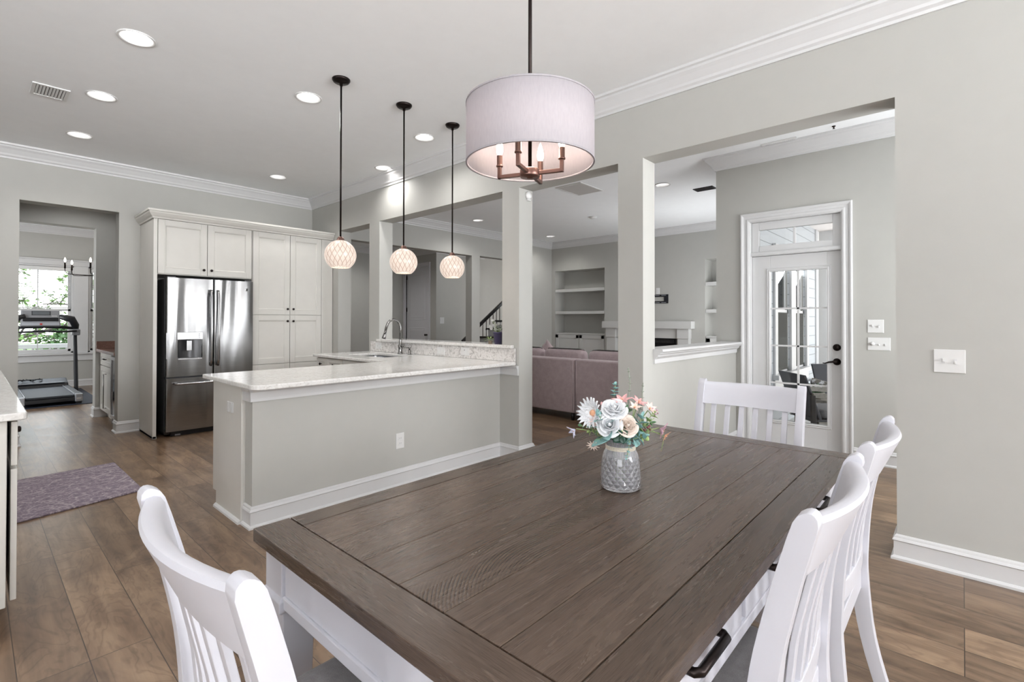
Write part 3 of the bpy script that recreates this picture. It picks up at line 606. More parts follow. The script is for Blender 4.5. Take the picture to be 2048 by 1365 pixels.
# tall surround: side panel, cabinet over the fridge, pantry, crown
c = thing('fridge_cabinet', 'cream two-door cabinet built in above the refrigerator', 'cabinet', (1.855, 6.78, 1.79))
BX(1.375, YC + .02, 1.79, 2.338, YK - .004, 2.394).build('body', CAB, c, bevel=.002)
for a0, a1, kx in ((1.378, 1.850, 1.815), (1.856, 2.335, 1.893)): d = cab_door(c, a0, a1, 1.80, 2.392, YC); knob(d, kx, YC, 1.862)
c = thing('end_panel', 'cream full-height panel closing the left side of the refrigerator', 'panel', (1.355, 6.78, 0))
BX(1.337, YC, 0.0, 1.372, YK - .004, 2.394).build('board', CAB, c, bevel=.002)
MB().sweep([(1.374, 6.9), (1.374, YC - .0), (1.337, YC - .0), (1.337, YK - .03)][1:], [(0, 0), (.018, 0), (.016, .012), (.006, .022), (0, .024)], -1).build('shoe_moulding', TRIM, c)
c = thing('pantry_cabinet', 'tall cream four-door pantry cabinet right of the refrigerator', 'cabinet', (2.865, 6.78, 0))
mb = BX(2.345, YC + .02, 0.10, XW - .004, YK - .004, 2.394); mb.box(2.36, YC + .07, 0, XW - .004, YK - .02, .10); mb.box(3.236, YC, 0.10, XW - .006, YC + .02, 2.392); mb.build('body', CAB, c, bevel=.002)
for a0, a1, kx in ((2.352, 2.805, 2.772), (2.811, 3.232, 2.846)):
    d = cab_door(c, a0, a1, 1.358, 2.392, YC); knob(d, kx, YC, 1.432)
    d = cab_door(c, a0, a1, 0.738, 1.350, YC); knob(d, kx, YC, 1.276)
    d = cab_door(c, a0, a1, 0.115, 0.730, YC, name='drawer_front'); knob(d, (a0 + a1) / 2, YC, .43)
CCR = [(0, 2.395), (.012, 2.395), (.016, 2.410), (.030, 2.424), (.048, 2.450), (.052, 2.466), (.060, 2.470), (.060, 2.490), (-.02, 2.490), (-.02, 2.395)]
o = MB().sweep([(1.337, YK - .005), (1.337, YC), (XW - .004, YC)], CCR, -1).build('cabinet_crown', CAB, origin=(2.3, 6.6, 2.395)); tag(o, 'cream crown moulding running along the top of the tall kitchen cabinets', 'moulding')

# refrigerator (front plane y = 6.41)
f = thing('refrigerator', 'stainless steel french-door refrigerator with bottom freezer drawer', 'refrigerator', (1.905, 6.75, 0))
FY = 6.405; x0, x1 = 1.446, 2.336; xm = 1.905
mb = BX(x0 + .002, FY + .085, 0.045, x1 - .002, YK - .03, 1.745); mb.box(x0 + .01, FY + .10, 0.02, x1 - .01, YK - .1, .05); mb.build('case', STEELD, f, bevel=.004)
def fdoor(nm, a0, a1, z0, z1, hole=None):
    mb = MB(); pts = rrect(a0, FY, a1, FY + .075, .012, 4)
    if not hole: mb.prism(pts, 'z', z0, z1)
    else:
        h0, h1, hz0, hz1 = hole; mb.prism(pts, 'z', z0, hz0); mb.prism(pts, 'z', hz1, z1); mb.box(a0 + .0, FY + .006, hz0, h0, FY + .075, hz1); mb.box(a0 + .008, FY, hz0, h0, FY + .02, hz1); mb.box(h1, FY, hz0, a1 - .006, FY + .075, hz1); mb.box(h0, FY + .06, hz0, h1, FY + .075, hz1)
    return mb.build(nm, STEEL, f)
dl = fdoor('left_door', x0, xm - .003, .662, 1.755, (1.552, 1.792, .862, 1.148))
dr = fdoor('right_door', xm + .003, x1, .662, 1.755)
fd = fdoor('freezer_drawer', x0, x1, .062, .644)
# dispenser
mb = MB(); mb.box(1.548, FY - .006, 1.070, 1.796, FY + .01, 1.152); dp = mb.build('control_panel', STEELB, dl, bevel=.003)
mb = MB(); n = 10
mb.loft([[(1.560 + .224 * k / n, FY + .012 + .045 * math.sin(PI * k / n), z) for k in range(n + 1)] for z in (.866, 1.068)], 0, True, cap=False, closed=False); mb.box(1.560, FY + .005, .862, 1.784, FY + .06, .868); mb.build('dispenser_recess', plain('dispenser_grey', (.10, .10, .105), .3, .8), dl)
mb = MB(); mb.box(1.640, FY + .008, .945, 1.690, FY + .02, 1.058); mb.build('paddle', STEELB, dl, bevel=.003)
BX(1.655, FY + .002, 1.058, 1.675, FY + .02, 1.074).build('nozzle', BLACKP, dl)
mb = MB(); mb.box(1.556, FY - .004, .846, 1.788, FY + .004, .862); mb.build('drip_ledge', STEELB, dl, bevel=.002)
mb = MB()
for z in (1.09, 1.108, 1.126): mb.box(1.752, FY - .0075, z, 1.766, FY - .0055, z + .006)
mb.build('control_marks', VENTD, dl)
def pull(parent, pts, r):
    mb = MB(); mb.tube(pts, r, 10, flat=1.5); return mb.build('handle', STEELB, parent)
for dd, hx in ((dl, xm - .036), (dr, xm + .036)):
    h = MB(); h.tube([(hx, FY - .030, .765), (hx, FY - .052, .83), (hx, FY - .060, 1.18), (hx, FY - .052, 1.55), (hx, FY - .030, 1.635)], .0135, 12); h.build('handle', STEELB, dd)
    BX(hx - .010, FY - .036, .770, hx + .010, FY, .805).build('handle_mount', BLACKP, dd, bevel=.002); BX(hx - .010, FY - .036, 1.595, hx + .010, FY, 1.630).build('handle_mount', BLACKP, dd, bevel=.002)
h = MB(); h.tube([(x0 + .075, FY - .030, .585), (x0 + .11, FY - .052, .585), (xm, FY - .060, .585), (x1 - .11, FY - .052, .585), (x1 - .075, FY - .030, .585)], .0135, 12); h.build('handle', STEELB, fd)
BX(x0 + .075, FY - .034, .575, x0 + .10, FY, .595).build('handle_mount', BLACKP, fd); BX(x1 - .10, FY - .034, .575, x1 - .075, FY, .595).build('handle_mount', BLACKP, fd)
# round monogram badge: ring with a curling script mark
mb = MB().lathe([(0, 0), (.0165, 0), (.0165, -.003), (.0145, -.004), (.0, -.0035)], (x1 - .078, FY, 1.655), 24, axis='y', m=0)
bd = mb.build('badge', CHROME, dr); mb = MB(); cx, cz = x1 - .078, 1.655
mb.lathe([(0, -.0036), (.0125, -.0036), (.0125, -.0042), (0, -.0042)], (cx, FY, cz), 24, axis='y'); mb.build('badge_disc', BLACKP, bd)
mb = MB(); mb.tube([(cx + .004, FY - .0046, cz + .006), (cx - .002, FY - .0046, cz + .008), (cx - .007, FY - .0046, cz + .002), (cx - .005, FY - .0046, cz - .005), (cx + .001, FY - .0046, cz - .006), (cx + .001, FY - .0046, cz - .001)], .0010, 6)
mb.tube([(cx + .008, FY - .0046, cz + .004), (cx + .004, FY - .0046, cz + .003), (cx + .003, FY - .0046, cz), (cx + .006, FY - .0046, cz), (cx + .003, FY - .0046, cz - .003), (cx + .008, FY - .0046, cz - .006)], .0010, 6); mb.build('badge_script', CHROME, bd)
mb = MB(); mb.box(x0 - .001, FY + .02, .645, x1 - .004, FY + .09, .661); mb.build('door_gasket', BLACKP, f)
for hx in (x0 + .05, x1 - .05): BX(hx - .04, FY + .03, 1.747, hx + .04, FY + .16, 1.772).build('hinge_cover', STEELD, f, bevel=.004)
mb = BX(x0 + .06, FY + .07, 0.0, x1 - .06, FY + .11, .055); mb.build('toe_grille', BLACKP, f); BX(x0 + .1, FY + .055, .005, x0 + .15, FY + .072, .020).build('foot', SILVERP, f)

# peninsula: cabinets behind the painted knee wall
c = thing('peninsula_cabinet', 'cream base cabinet of the peninsula with its plain end panel facing the rug', 'cabinet', (1.9, 3.63, 0))
mb = BX(1.178, 3.368, .105, 2.655, 3.895, .874); mb.box(1.21, 3.40, 0, 2.655, 3.83, .105); mb.build('body', CAB, c, bevel=.002)
mb = MB(); mb.prism([(3.368, 0), (3.835, 0), (3.835, .105), (3.898, .105), (3.898, .874), (3.368, .874)], 'x', 1.160, 1.178); mb.build('end_board', CAB, c, bevel=.002)
MB().sweep([(1.160, 3.835), (1.160, 3.372)], [(0, 0), (.018, 0), (.016, .012), (.006, .022), (0, .024)], -1).build('shoe_moulding', TRIM, c)
for k in range(3):
    d = cab_door(c, 1.19 + k * .485, 1.665 + k * .485, .12, .70, 3.915, s=1); knob(d, 1.62 + k * .485, 3.915, .64, s=1); d = cab_door(c, 1.19 + k * .485, 1.665 + k * .485, .712, .865, 3.915, s=1, rail=.04, name='drawer'); knob(d, 1.43 + k * .485, 3.915, .79, s=1)
c = thing('sink_cabinet', 'cream base cabinet run under the sink counter with dark knobs', 'cabinet', (3.02, 4.70, 0))
mb = BX(2.685, 3.90, .105, XW - .004, 5.44, .30); mb.box(2.685, 3.90, .30, 2.80, 5.44, .874); mb.box(2.80, 5.42, .30, XW - .004, 5.44, .874); mb.box(2.80, 3.90, .30, XW - .004, 3.92, .874); mb.box(2.75, 3.92, 0, XW - .004, 5.43, .105); mb.build('body', CAB, c, bevel=.002)
for a0, a1, k in ((3.96, 4.42, 0), (4.43, 4.86, 1), (4.87, 5.20, 1), (5.21, 5.43, 1)):
    d = cab_door(c, a0, a1, .712, .865, 2.665, axis='x', rail=.035, name='drawer'); knob(d, 2.665, (a0 + a1) / 2, .80, 'x')
    d = cab_door(c, a0, a1, .12, .70, 2.665, axis='x', rail=.05); knob(d, 2.665, a0 + .03, .63, 'x')

# L-shaped countertop with sink cut-out, rounded front corner
SX0, SX1, SY0, SY1 = 2.875, 3.245, 4.40, 5.12
def slab(outline, hole, z0, z1):
    b = bmesh.new(); oe = []
    for loop in ([outline] + ([hole] if hole else [])):
        vs = [b.verts.new((p[0], p[1], z1)) for p in loop]; oe += [b.edges.new((vs[i], vs[(i + 1) % len(vs)])) for i in range(len(vs))]
    bmesh.ops.triangle_fill(b, use_beauty=True, use_dissolve=True, edges=oe); top = list(b.faces)
    r = bmesh.ops.extrude_face_region(b, geom=top); bmesh.ops.translate(b, vec=(0, 0, z0 - z1), verts=[g for g in r['geom'] if isinstance(g, bmesh.types.BMVert)])
    b.verts.index_update(); mb = MB(); mb.add([v.co.copy() for v in b.verts], [tuple(v.index for v in f.verts) for f in b.faces]); b.free(); return mb
def arc(cx, cy, r, a0, a1, n=6): return [(cx + r * math.cos(math.radians(a0 + (a1 - a0) * i / n)), cy + r * math.sin(math.radians(a0 + (a1 - a0) * i / n))) for i in range(n + 1)]
out = arc(1.115 + .075, 3.035 + .075, .075, 180, 270) + arc(XW - .003 - .02, 3.035 + .02, .02, 270, 360, 3) + [(XW - .003, 5.47), (2.635, 5.47), (2.635, 3.985), (1.115, 3.985)]
o = slab(out, rrect(SX0, SY0, SX1, SY1, .03, 4), .875, .905).build('countertop', GRAN, origin=(2.2, 3.6, .875), bevel=.006); tag(o, 'L-shaped pale granite countertop over the peninsula and sink run', 'countertop')
# backsplash slab and ledge on the half-height wall under the pass-through
mb = MB(); mb.box(XW - .020, 3.045, .906, XW - .003, 5.47, 1.029)
o = mb.build('backsplash', GRANB, origin=(XW - .02, 4.25, .906), bevel=.002); tag(o, 'speckled grey granite backsplash behind the sink', 'backsplash')
mb = MB(); mb.prism(rrect(XW - .045, 3.226, XW + .215, 5.307, .004, 2), 'z', 1.0305, 1.060); mb.box(XW - .045, 3.07, 1.0305, XW - .003, 3.23, 1.060)
o = mb.build('granite_ledge', GRAN, origin=(XW + .09, 4.26, 1.03), bevel=.004); tag(o, 'pale granite ledge capping the half wall of the pass-through', 'ledge')

s = thing('sink', 'stainless steel sink set into the pale counter', 'sink', (3.06, 4.76, .70)); mb = MB()
r1 = rrect(SX0 + .004, SY0 + .004, SX1 - .004, SY1 - .004, .03, 4); r2 = rrect(SX0 + .02, SY0 + .02, SX1 - .02, SY1 - .02, .05, 4)
mb.loft([[(*p, .874) for p in r1], [(*p, .86) for p in r1], [(*p, .70) for p in r2]], 0, True, cap=False); mb.add([(*p, .70) for p in r2], [tuple(range(len(r2)))]); mb.build('basin', STEELB, s)
MB().lathe([(0, .706), (.04, .706), (.045, .701), (0, .7005)], (3.06, 4.76, 0), 20).build('drain', CHROME, s)
fx, fy = 3.315, 4.745
s = thing('faucet', 'tall gooseneck kitchen faucet with pull-down spray head', 'faucet', (fx, fy, .905))
MB().lathe([(0, .906), (.030, .906), (.030, .914), (.024, .922), (.022, .96), (.027, .985), (.027, 1.0), (.018, 1.015), (.014, 1.06), (.0135, 1.10), (0, 1.10)], (fx, fy, 0), 24).build('body', NICKEL, s)
pth = [(fx, fy, 1.07), (fx, fy, 1.20)] + [(fx - .085 + .085 * math.cos(a), fy + .01 * (1 - math.cos(a)), 1.20 + .095 * math.sin(a)) for a in [PI * k / 12 for k in range(1, 11)]] + [(fx - .183, fy + .02, 1.175)]
MB().tube(pth, .0145, 14).build('gooseneck', NICKEL, s)
mb = MB(); mb.tube([(fx - .180, fy + .02, 1.182), (fx - .188, fy + .022, 1.145), (fx - .197, fy + .024, 1.105), (fx - .203, fy + .026, 1.082)], [.014, .016, .021, .023], 16); h = mb.build('spray_head', NICKEL, s)
mb = MB(); mb.tube([(fx - .193, fy + .008, 1.152), (fx - .200, fy + .010, 1.130)], .006, 10); mb.build('button', BLACKP, h)
mb = MB(); mb.tube([(fx, fy - .015, .993), (fx, fy - .05, 1.000), (fx - .005, fy - .09, .992), (fx - .008, fy - .115, .980)], [.016, .015, .010, .006], 14); mb.build('lever', NICKEL, s)
s = thing('soap_dispenser', 'small soap dispenser pump beside the faucet', 'soap dispenser', (3.32, 4.575, .905))
MB().lathe([(0, .906), (.020, .906), (.020, .912), (.014, .918), (.014, .955), (0, .958)], (3.32, 4.575, 0), 20).build('base', NICKEL, s)
mb = MB().lathe([(0, .956), (.007, .956), (.007, .972), (.015, .974), (.015, .988), (0, .990)], (3.32, 4.575, 0), 18); mb.tube([(3.32, 4.575, .982), (3.26, 4.575, .982), (3.25, 4.575, .974)], .005, 8); mb.build('pump', NICKEL, s)

# wall plates
def plate(label, p, axis, s, w, h, kind, cat, group=None, n=2):
    """cover plate centred at p on a wall; axis is the wall normal, s its direction"""
    nm = 'light_switch' if kind in ('toggle', 'rocker', 'dimmer') else 'outlet'
    t = thing(nm, label, cat, p, group); x, y, z = p
    def B(u0, v0, d0, u1, v1, d1, mb):
        if axis == 'x': mb.box(x + s * d0, y + u0, z + v0, x + s * d1, y + u1, z + v1)
        else: mb.box(x + u0, y + s * d0, z + v0, x + u1, y + s * d1, z + v1)
        return mb
    B(-w / 2, -h / 2, 0, w / 2, h / 2, .006, MB()).build('plate', WHITEP, t, bevel=.003)
    for k in range(n):
        u = (k - (n - 1) / 2) * .046
        if kind == 'toggle':
            B(u - .006, -.013, .006, u + .006, .013, .0075, MB()).build('toggle_slot', TRIM, t)
            B(u - .0042, -.002 if k % 2 else -.013, .006, u + .0042, .013 if k % 2 else .002, .017, MB()).build('toggle', WHITEP, t, bevel=.001)
        elif kind == 'dimmer' and k == n - 1:
            mb = MB(); mb.lathe([(0, s * .006), (.017, s * .006), (.015, s * .022), (0, s * .024)], (x + (0 if axis == 'x' else u), y + (u if axis == 'x' else 0), z), 20, axis=axis); mb.build('dimmer_knob', WHITEP, t)
        elif kind == 'dimmer': B(u - .0042, -.013, .006, u + .0042, .002, .017, MB()).build('toggle', WHITEP, t, bevel=.001)
        elif kind == 'rocker': B(u - .016, -.033, .006, u + .016, .033, .010, MB()).build('rocker', WHITEP, t, bevel=.002)
        elif kind == 'duplex':
            v = (k - (n - 1) / 2) * .039; rc = B(-.0165, v - .014, .006, .0165, v + .014, .009, MB()).build('receptacle', WHITEP, t, bevel=.004)
            mb = MB()
            for uu in (-.006, .006): B(uu - .001, v - .003, .0088, uu + .001, v + .006, .0094, mb)
            mb.build('slots', VENTD, rc)
    if kind == 'gfci': B(-.016, -.033, .006, .016, .033, .010, MB()).build('receptacle', WHITEP, t, bevel=.002); B(-.006, .012, .0098, .006, .018, .0115, MB()).build('button', BLACKP, t)
    return t
plate('white duplex outlet low on the front of the peninsula wall', (2.270, 3.252, .348), 'y', -1, .076, .122, 'duplex', 'outlet')
plate('white double outlet plate on the end panel of the peninsula', (1.160, 3.553, .718), 'x', -1, .110, .070, 'rocker', 'outlet')
plate('white switch plate on the backsplash near its far left end', (XW - .020, 5.287, .978), 'x', -1, .120, .076, 'toggle', 'light switch')
plate('white outlet plate on the backsplash right of the soap pump', (XW - .020, 4.098, .964), 'x', -1, .118, .080, 'rocker', 'outlet')
plate('white outlet plate with a small dark button near the right end of the backsplash', (XW - .020, 3.718, .974), 'x', -1, .118, .080, 'gfci', 'outlet')
plate('white double switch plate on the right-hand wall in the foreground', (XW, .051, 1.081), 'x', -1, .124, .120, 'toggle', 'light switch')
plate('white double switch plate by the porch door, the upper of the two', (5.46, .575, 1.241), 'x', -1, .118, .118, 'toggle', 'light switch')
plate('white triple switch plate with a dimmer knob by the porch door, the lower one', (5.46, .551, 1.082), 'x', -1, .164, .114, 'dimmer', 'light switch', n=3)
plate('white switch plate on the hall wall beside the white door', (7.76, 9.38, 1.285), 'y', -1, .13, .15, 'rocker', 'light switch')
plate('white outlet above the television bracket', (8.95, 4.345, 1.86), 'x', -1, .075, .118, 'duplex', 'outlet')
# sensor on the column
t = thing('motion_sensor', 'round white sensor high on the column left of the living room opening', 'sensor', (3.517, 3.01, 2.458)); mb = MB().lathe([(0, 0), (.036, 0), (.036, -.016), (.030, -.026), (.012, -.032), (0, -.033)], (3.517, 3.01, 2.458), 24, axis='y'); mb.build('dome', WHITEP, t); BX(3.497, 2.985, 2.408, 3.537, 3.009, 2.424).build('bracket', WHITEP, t, bevel=.003)

# left foreground base cabinet
c = thing('island_cabinet', 'cream base cabinet with dark knobs at the left edge of the picture', 'cabinet', (-.2, 4.1, 0))
mb = BX(-.62, 2.935, .105, .105, 6.0, .874); mb.box(-.55, 3.0, 0, .04, 5.95, .105); mb.build('body', CAB, c, bevel=.003)
mb = MB(); framed_y = 0
mb.box(-.62, 2.915, .105, .035, 2.935, .874); mb.box(.035, 2.905, .105, .108, 2.935, .874); mb.build('end_board', CAB, c, bevel=.003)
for k in range(3):
    a0 = 2.93 + k * .72
    d = cab_door(c, a0, a0 + .70, .12, .665, .140, axis='x', s=1); knob(d, .140, a0 + .635, .60, 'x', 1)
    d = cab_door(c, a0, a0 + .70, .680, .862, .140, axis='x', s=1, rail=.045, name='drawer'); knob(d, .140, a0 + .35, .775, 'x', 1)
o = MB().prism(rrect(-.66, 2.868, .166, 6.03, .02, 4), 'z', .875, .905).build('countertop', GRAN, origin=(-.2, 4.4, .875), bevel=.005); tag(o, 'pale granite countertop at the left edge of the picture', 'countertop')
# patterned kitchen rug
mb = MB(); mb.prism([(.150, 4.405), (.893, 4.575), (.885, 5.63), (.150, 5.56)], 'z', 0.0005, 0.012); o = mb.build('kitchen_rug', RUGM, origin=(.45, 5.0, 0), bevel=.004); tag(o, 'purple patterned rug on the kitchen floor', 'rug')

# pendants over the peninsula
def pendant(x, y, zg, lb, first=None):
    if first: return dup(first, (x, y, H), label=lb)
    t = thing('pendant_light', lb, 'pendant light', (x, y, H), 'pendants over the peninsula', world=False); g = zg - H
    MB().lathe([(0, 0), (.064, 0), (.064, -.008), (.056, -.020), (.046, -.026), (.012, -.030), (.010, -.05), (0, -.05)], n=32).build('canopy', BLACKM, t)
    MB().tube([(0, 0, -.03), (0, 0, g + .125)], .0065, 10).build('rod', BLACKM, t)
    MB().lathe([(0, g + .136), (.012, g + .136), (.022, g + .128), (.030, g + .108), (.032, g + .098), (0, g + .098)], n=24).build('cap', BRONZE, t)
    R = .111; pr = []
    for k in range(25):
        a = math.radians(74 - k * (74 + 55) / 24); pr.append((R * math.cos(a), R * math.sin(a) + 0.0))
    gl = MB().lathe(pr + [(pr[-1][0] - .004, pr[-1][1] + .001)] + [(r - .004 if r > .006 else r, h) for r, h in reversed(pr)], n=48, cap=False).build('globe', GLOBEM, t); gl.location = (0, 0, g)
    gb = MB().lathe([(0, .03), (.018, .02), (.026, 0), (.018, -.022), (0, -.03)], n=20).build('bulb', BULBP, t); gb.location = (0, 0, g); return t
P1 = pendant(1.819, 3.350, 1.762, 'globe pendant on a dark rod, the left and nearest of three')
pendant(2.381, 3.366, 1.762, 'globe pendant on a dark rod, the middle of three', P1); pendant(2.919, 3.387, 1.762, 'globe pendant on a dark rod, the right of three, nearest the drum chandelier', P1)
for x in (1.819, 2.381, 2.919): point('pendant_glow', (x, 3.36, 1.655), 1.6, (1.0, .82, .66), .05)

# ceiling vents and small ceiling things
def vent(lb, x0, y0, x1, y1, along, mats=(WHITEP, VENTD), n=10, frame=.022, half=False):
    t = thing('ceiling_vent', lb, 'air vent', ((x0 + x1) / 2, (y0 + y1) / 2, H)); mb = MB(); z0, z1 = H - .010, H - .0005
    mb.box(x0, y0, z0, x0 + frame, y1, z1); mb.box(x1 - frame, y0, z0, x1, y1, z1); mb.box(x0 + frame, y0, z0, x1 - frame, y0 + frame, z1); mb.box(x0 + frame, y1 - frame, z0, x1 - frame, y1, z1); mb.build('frame', mats[0], t, bevel=.002)
    BX(x0 + frame, y0 + frame, H - .0030, x1 - frame, y1 - frame, H - .001).build('duct_opening', mats[1], t)
    for k in range(n):
        q = (k + .5) / n
        if along == 'x': yy = y0 + frame + (y1 - y0 - 2 * frame) * q; mb = MB().bar((x0 + frame, yy, H - .006), (x1 - frame, yy, H - .006), .013, .0012, up=(0, .6, 1))
        else: xx = x0 + frame + (x1 - x0 - 2 * frame) * q; mb = MB().bar((xx, y0 + frame, H - .006), (xx, y1 - frame, H - .006), .013, .0012, up=(.6, 0, 1))
        mb.build('louver', mats[0], t)
    return t
vent('square white air vent in the kitchen ceiling at the upper left', .300, 5.055, .512, 5.320, 'y', n=9)
vent('white slotted vent in the ceiling in front of the porch door', 5.30, 1.165, 5.545, 1.478, 'x', n=16, frame=.026)
vent('large square white return grille in the living room ceiling', 5.215, 3.575, 5.750, 3.982, 'y', (WHITEP, plain('grille_grey', (.66, .66, .66), .6)), n=22, frame=.024)
vent('small black vent in the living room ceiling at the wall corner', 6.505, 2.40, 6.665, 2.66, 'y', (VENTB, VENTB), n=6, frame=.012)
o = MB().lathe([(0, 0), (.062, 0), (.062, -.018), (.050, -.030), (0, -.032)], n=32).build('smoke_detector', WHITEP); o.location = (7.117, 4.628, H); tag(o, 'round white smoke detector on the living room ceiling', 'smoke detector')
o = MB().lathe([(0, 0), (.016, 0), (.014, -.006), (.006, -.010), (.006, -.022), (.012, -.024), (0, -.026)], n=16).build('ceiling_hook', BLACKM); o.location = (5.25, .852, H); tag(o, 'tiny black fitting on the ceiling right of the porch vent', 'hook')
# ================================================================ DINING TABLE
TX0, TX1, TY0, TY1 = 0.487, 2.363, 0.325, 1.334; TZ = 0.76
t = thing('dining_table', 'dark brown plank-topped dining table with white legs and apron', 'table', (1.425, .83, 0))
IX0, IX1, IY0, IY1 = 0.581, 2.268, 0.415, 1.255; nb = 6; pw = (IY1 - IY0) / nb
def board(nm, x0, y0, x1, y1, mt):
    g, bv = (.0005, .0016) if nm == 'plank' else (.0011, .0030); return BX(x0 + g, y0 + g, .726, x1 - g, y1 - g, TZ).build(nm, mt, t, bevel=bv, seg=2)
for k in range(nb): board('plank', IX0, IY0 + k * pw, IX1, IY0 + (k + 1) * pw, [TBX, TBX, TBS, TBX, TBS2, TBA][k])
board('side_board', IX0, TY0, IX1, IY0, TBE); board('side_board', IX0, IY1, IX1, TY1, TBE)
board('end_board', TX0, TY0, IX0, TY1, TBY); board('end_board', IX1, TY0, TX1, TY1, TBY)
AX0, AX1, AY0, AY1 = .506, 2.344, .355, 1.296; LW = .092
def apron(nm, x0, y0, x1, y1): 
    mb = BX(x0, y0, .602, x1, y1, .726); return mb
mb = MB(); mb.box(AX0 + .008, AY0 + LW, .600, AX0 + .030, AY1 - LW, .726); a = mb.build('end_apron', CHAIRW, t, bevel=.002); mb = BX(AX0 + .001, AY0 + LW, .598, AX0 + .012, AY1 - LW, .628); mb.build('bead', CHAIRW, a, bevel=.004)
mb = MB(); mb.box(AX1 - .030, AY0 + LW, .600, AX1 - .008, AY1 - LW, .726); a = mb.build('end_apron', CHAIRW, t, bevel=.002); mb = BX(AX1 - .012, AY0 + LW, .598, AX1 - .001, AY1 - LW, .628); mb.build('bead', CHAIRW, a, bevel=.004)
for y0, y1, yb in ((AY0 + .008, AY0 + .030, AY0 + .001), (AY1 - .030, AY1 - .008, AY1 - .012)):
    a = BX(AX0 + LW, y0, .600, AX1 - LW, y1, .726).build('side_apron', CHAIRW, t, bevel=.002); BX(AX0 + LW, yb, .598, AX1 - LW, yb + .011, .628).build('bead', CHAIRW, a, bevel=.004)
for cx in (.8975, 1.378, 1.864):
    d = BX(cx - .225, AY0 - .001, .634, cx + .225, AY0 + .010, .722).build('drawer', CHAIRW, t, bevel=.003)
    h = MB(); z = .694; w = .070
    h.tube([(cx - w, AY0 + .004, z), (cx - w, AY0 - .018, z), (cx - w + .008, AY0 - .026, z), (cx + w - .008, AY0 - .026, z), (cx + w, AY0 - .018, z), (cx + w, AY0 + .004, z)], .0085, 10); h.build('handle', BLACKM, d, label='dark bar handle')
for lx, ly in ((AX0, AY0), (AX0, AY1 - LW), (AX1 - LW, AY0), (AX1 - LW, AY1 - LW)):
    mb = MB(); cx, cy = lx + LW / 2, ly + LW / 2; hw = LW / 2
    def sq(h, z): return [(cx - h, cy - h, z), (cx + h, cy - h, z), (cx + h, cy + h, z), (cx - h, cy + h, z)]
    mb.loft([sq(.028, 0), sq(.040, .585), sq(hw + .004, .586), sq(hw + .009, .592), sq(hw + .009, .616), sq(hw + .004, .622), sq(hw, .623), sq(hw, .726)], 0, False); mb.build('leg', CHAIRW, t, bevel=.003)

# ---------------------------------------------------------------- dining chairs (local: seat faces +y)
CP = [(0.0, -.290, .038), (.22, -.232, .042), (.42, -.208, .050), (.52, -.208, .050), (.68, -.222, .046), (.82, -.251, .042), (.92, -.277, .040), (.952, -.286, .038), (.964, -.289, .030), (.970, -.291, .018), (.973, -.292, .006)]  # z, y centre, depth
def chair_y(z):
    for (a, ya, _), (b, yb, _) in zip(CP, CP[1:]):
        if a <= z <= b: return ya + (yb - ya) * (z - a) / (b - a)
    return CP[-1][1]
def smooth_cp():
    out = []
    for i in range(len(CP) - 1):
        p0, p1, p2, p3 = CP[max(i - 1, 0)], CP[i], CP[i + 1], CP[min(i + 2, len(CP) - 1)]
        for k in range(4):
            u = k / 4; z = p1[0] + (p2[0] - p1[0]) * u
            m1 = (p2[1] - p0[1]) / max(p2[0] - p0[0], 1e-6) * (p2[0] - p1[0]); m2 = (p3[1] - p1[1]) / max(p3[0] - p1[0], 1e-6) * (p2[0] - p1[0])
            h = (2 * u**3 - 3 * u**2 + 1) * p1[1] + (u**3 - 2 * u**2 + u) * m1 + (-2 * u**3 + 3 * u**2) * p2[1] + (u**3 - u**2) * m2
            out.append((z, h, p1[2] + (p2[2] - p1[2]) * u))
    out.append(CP[-1]); return out
SCP = smooth_cp()
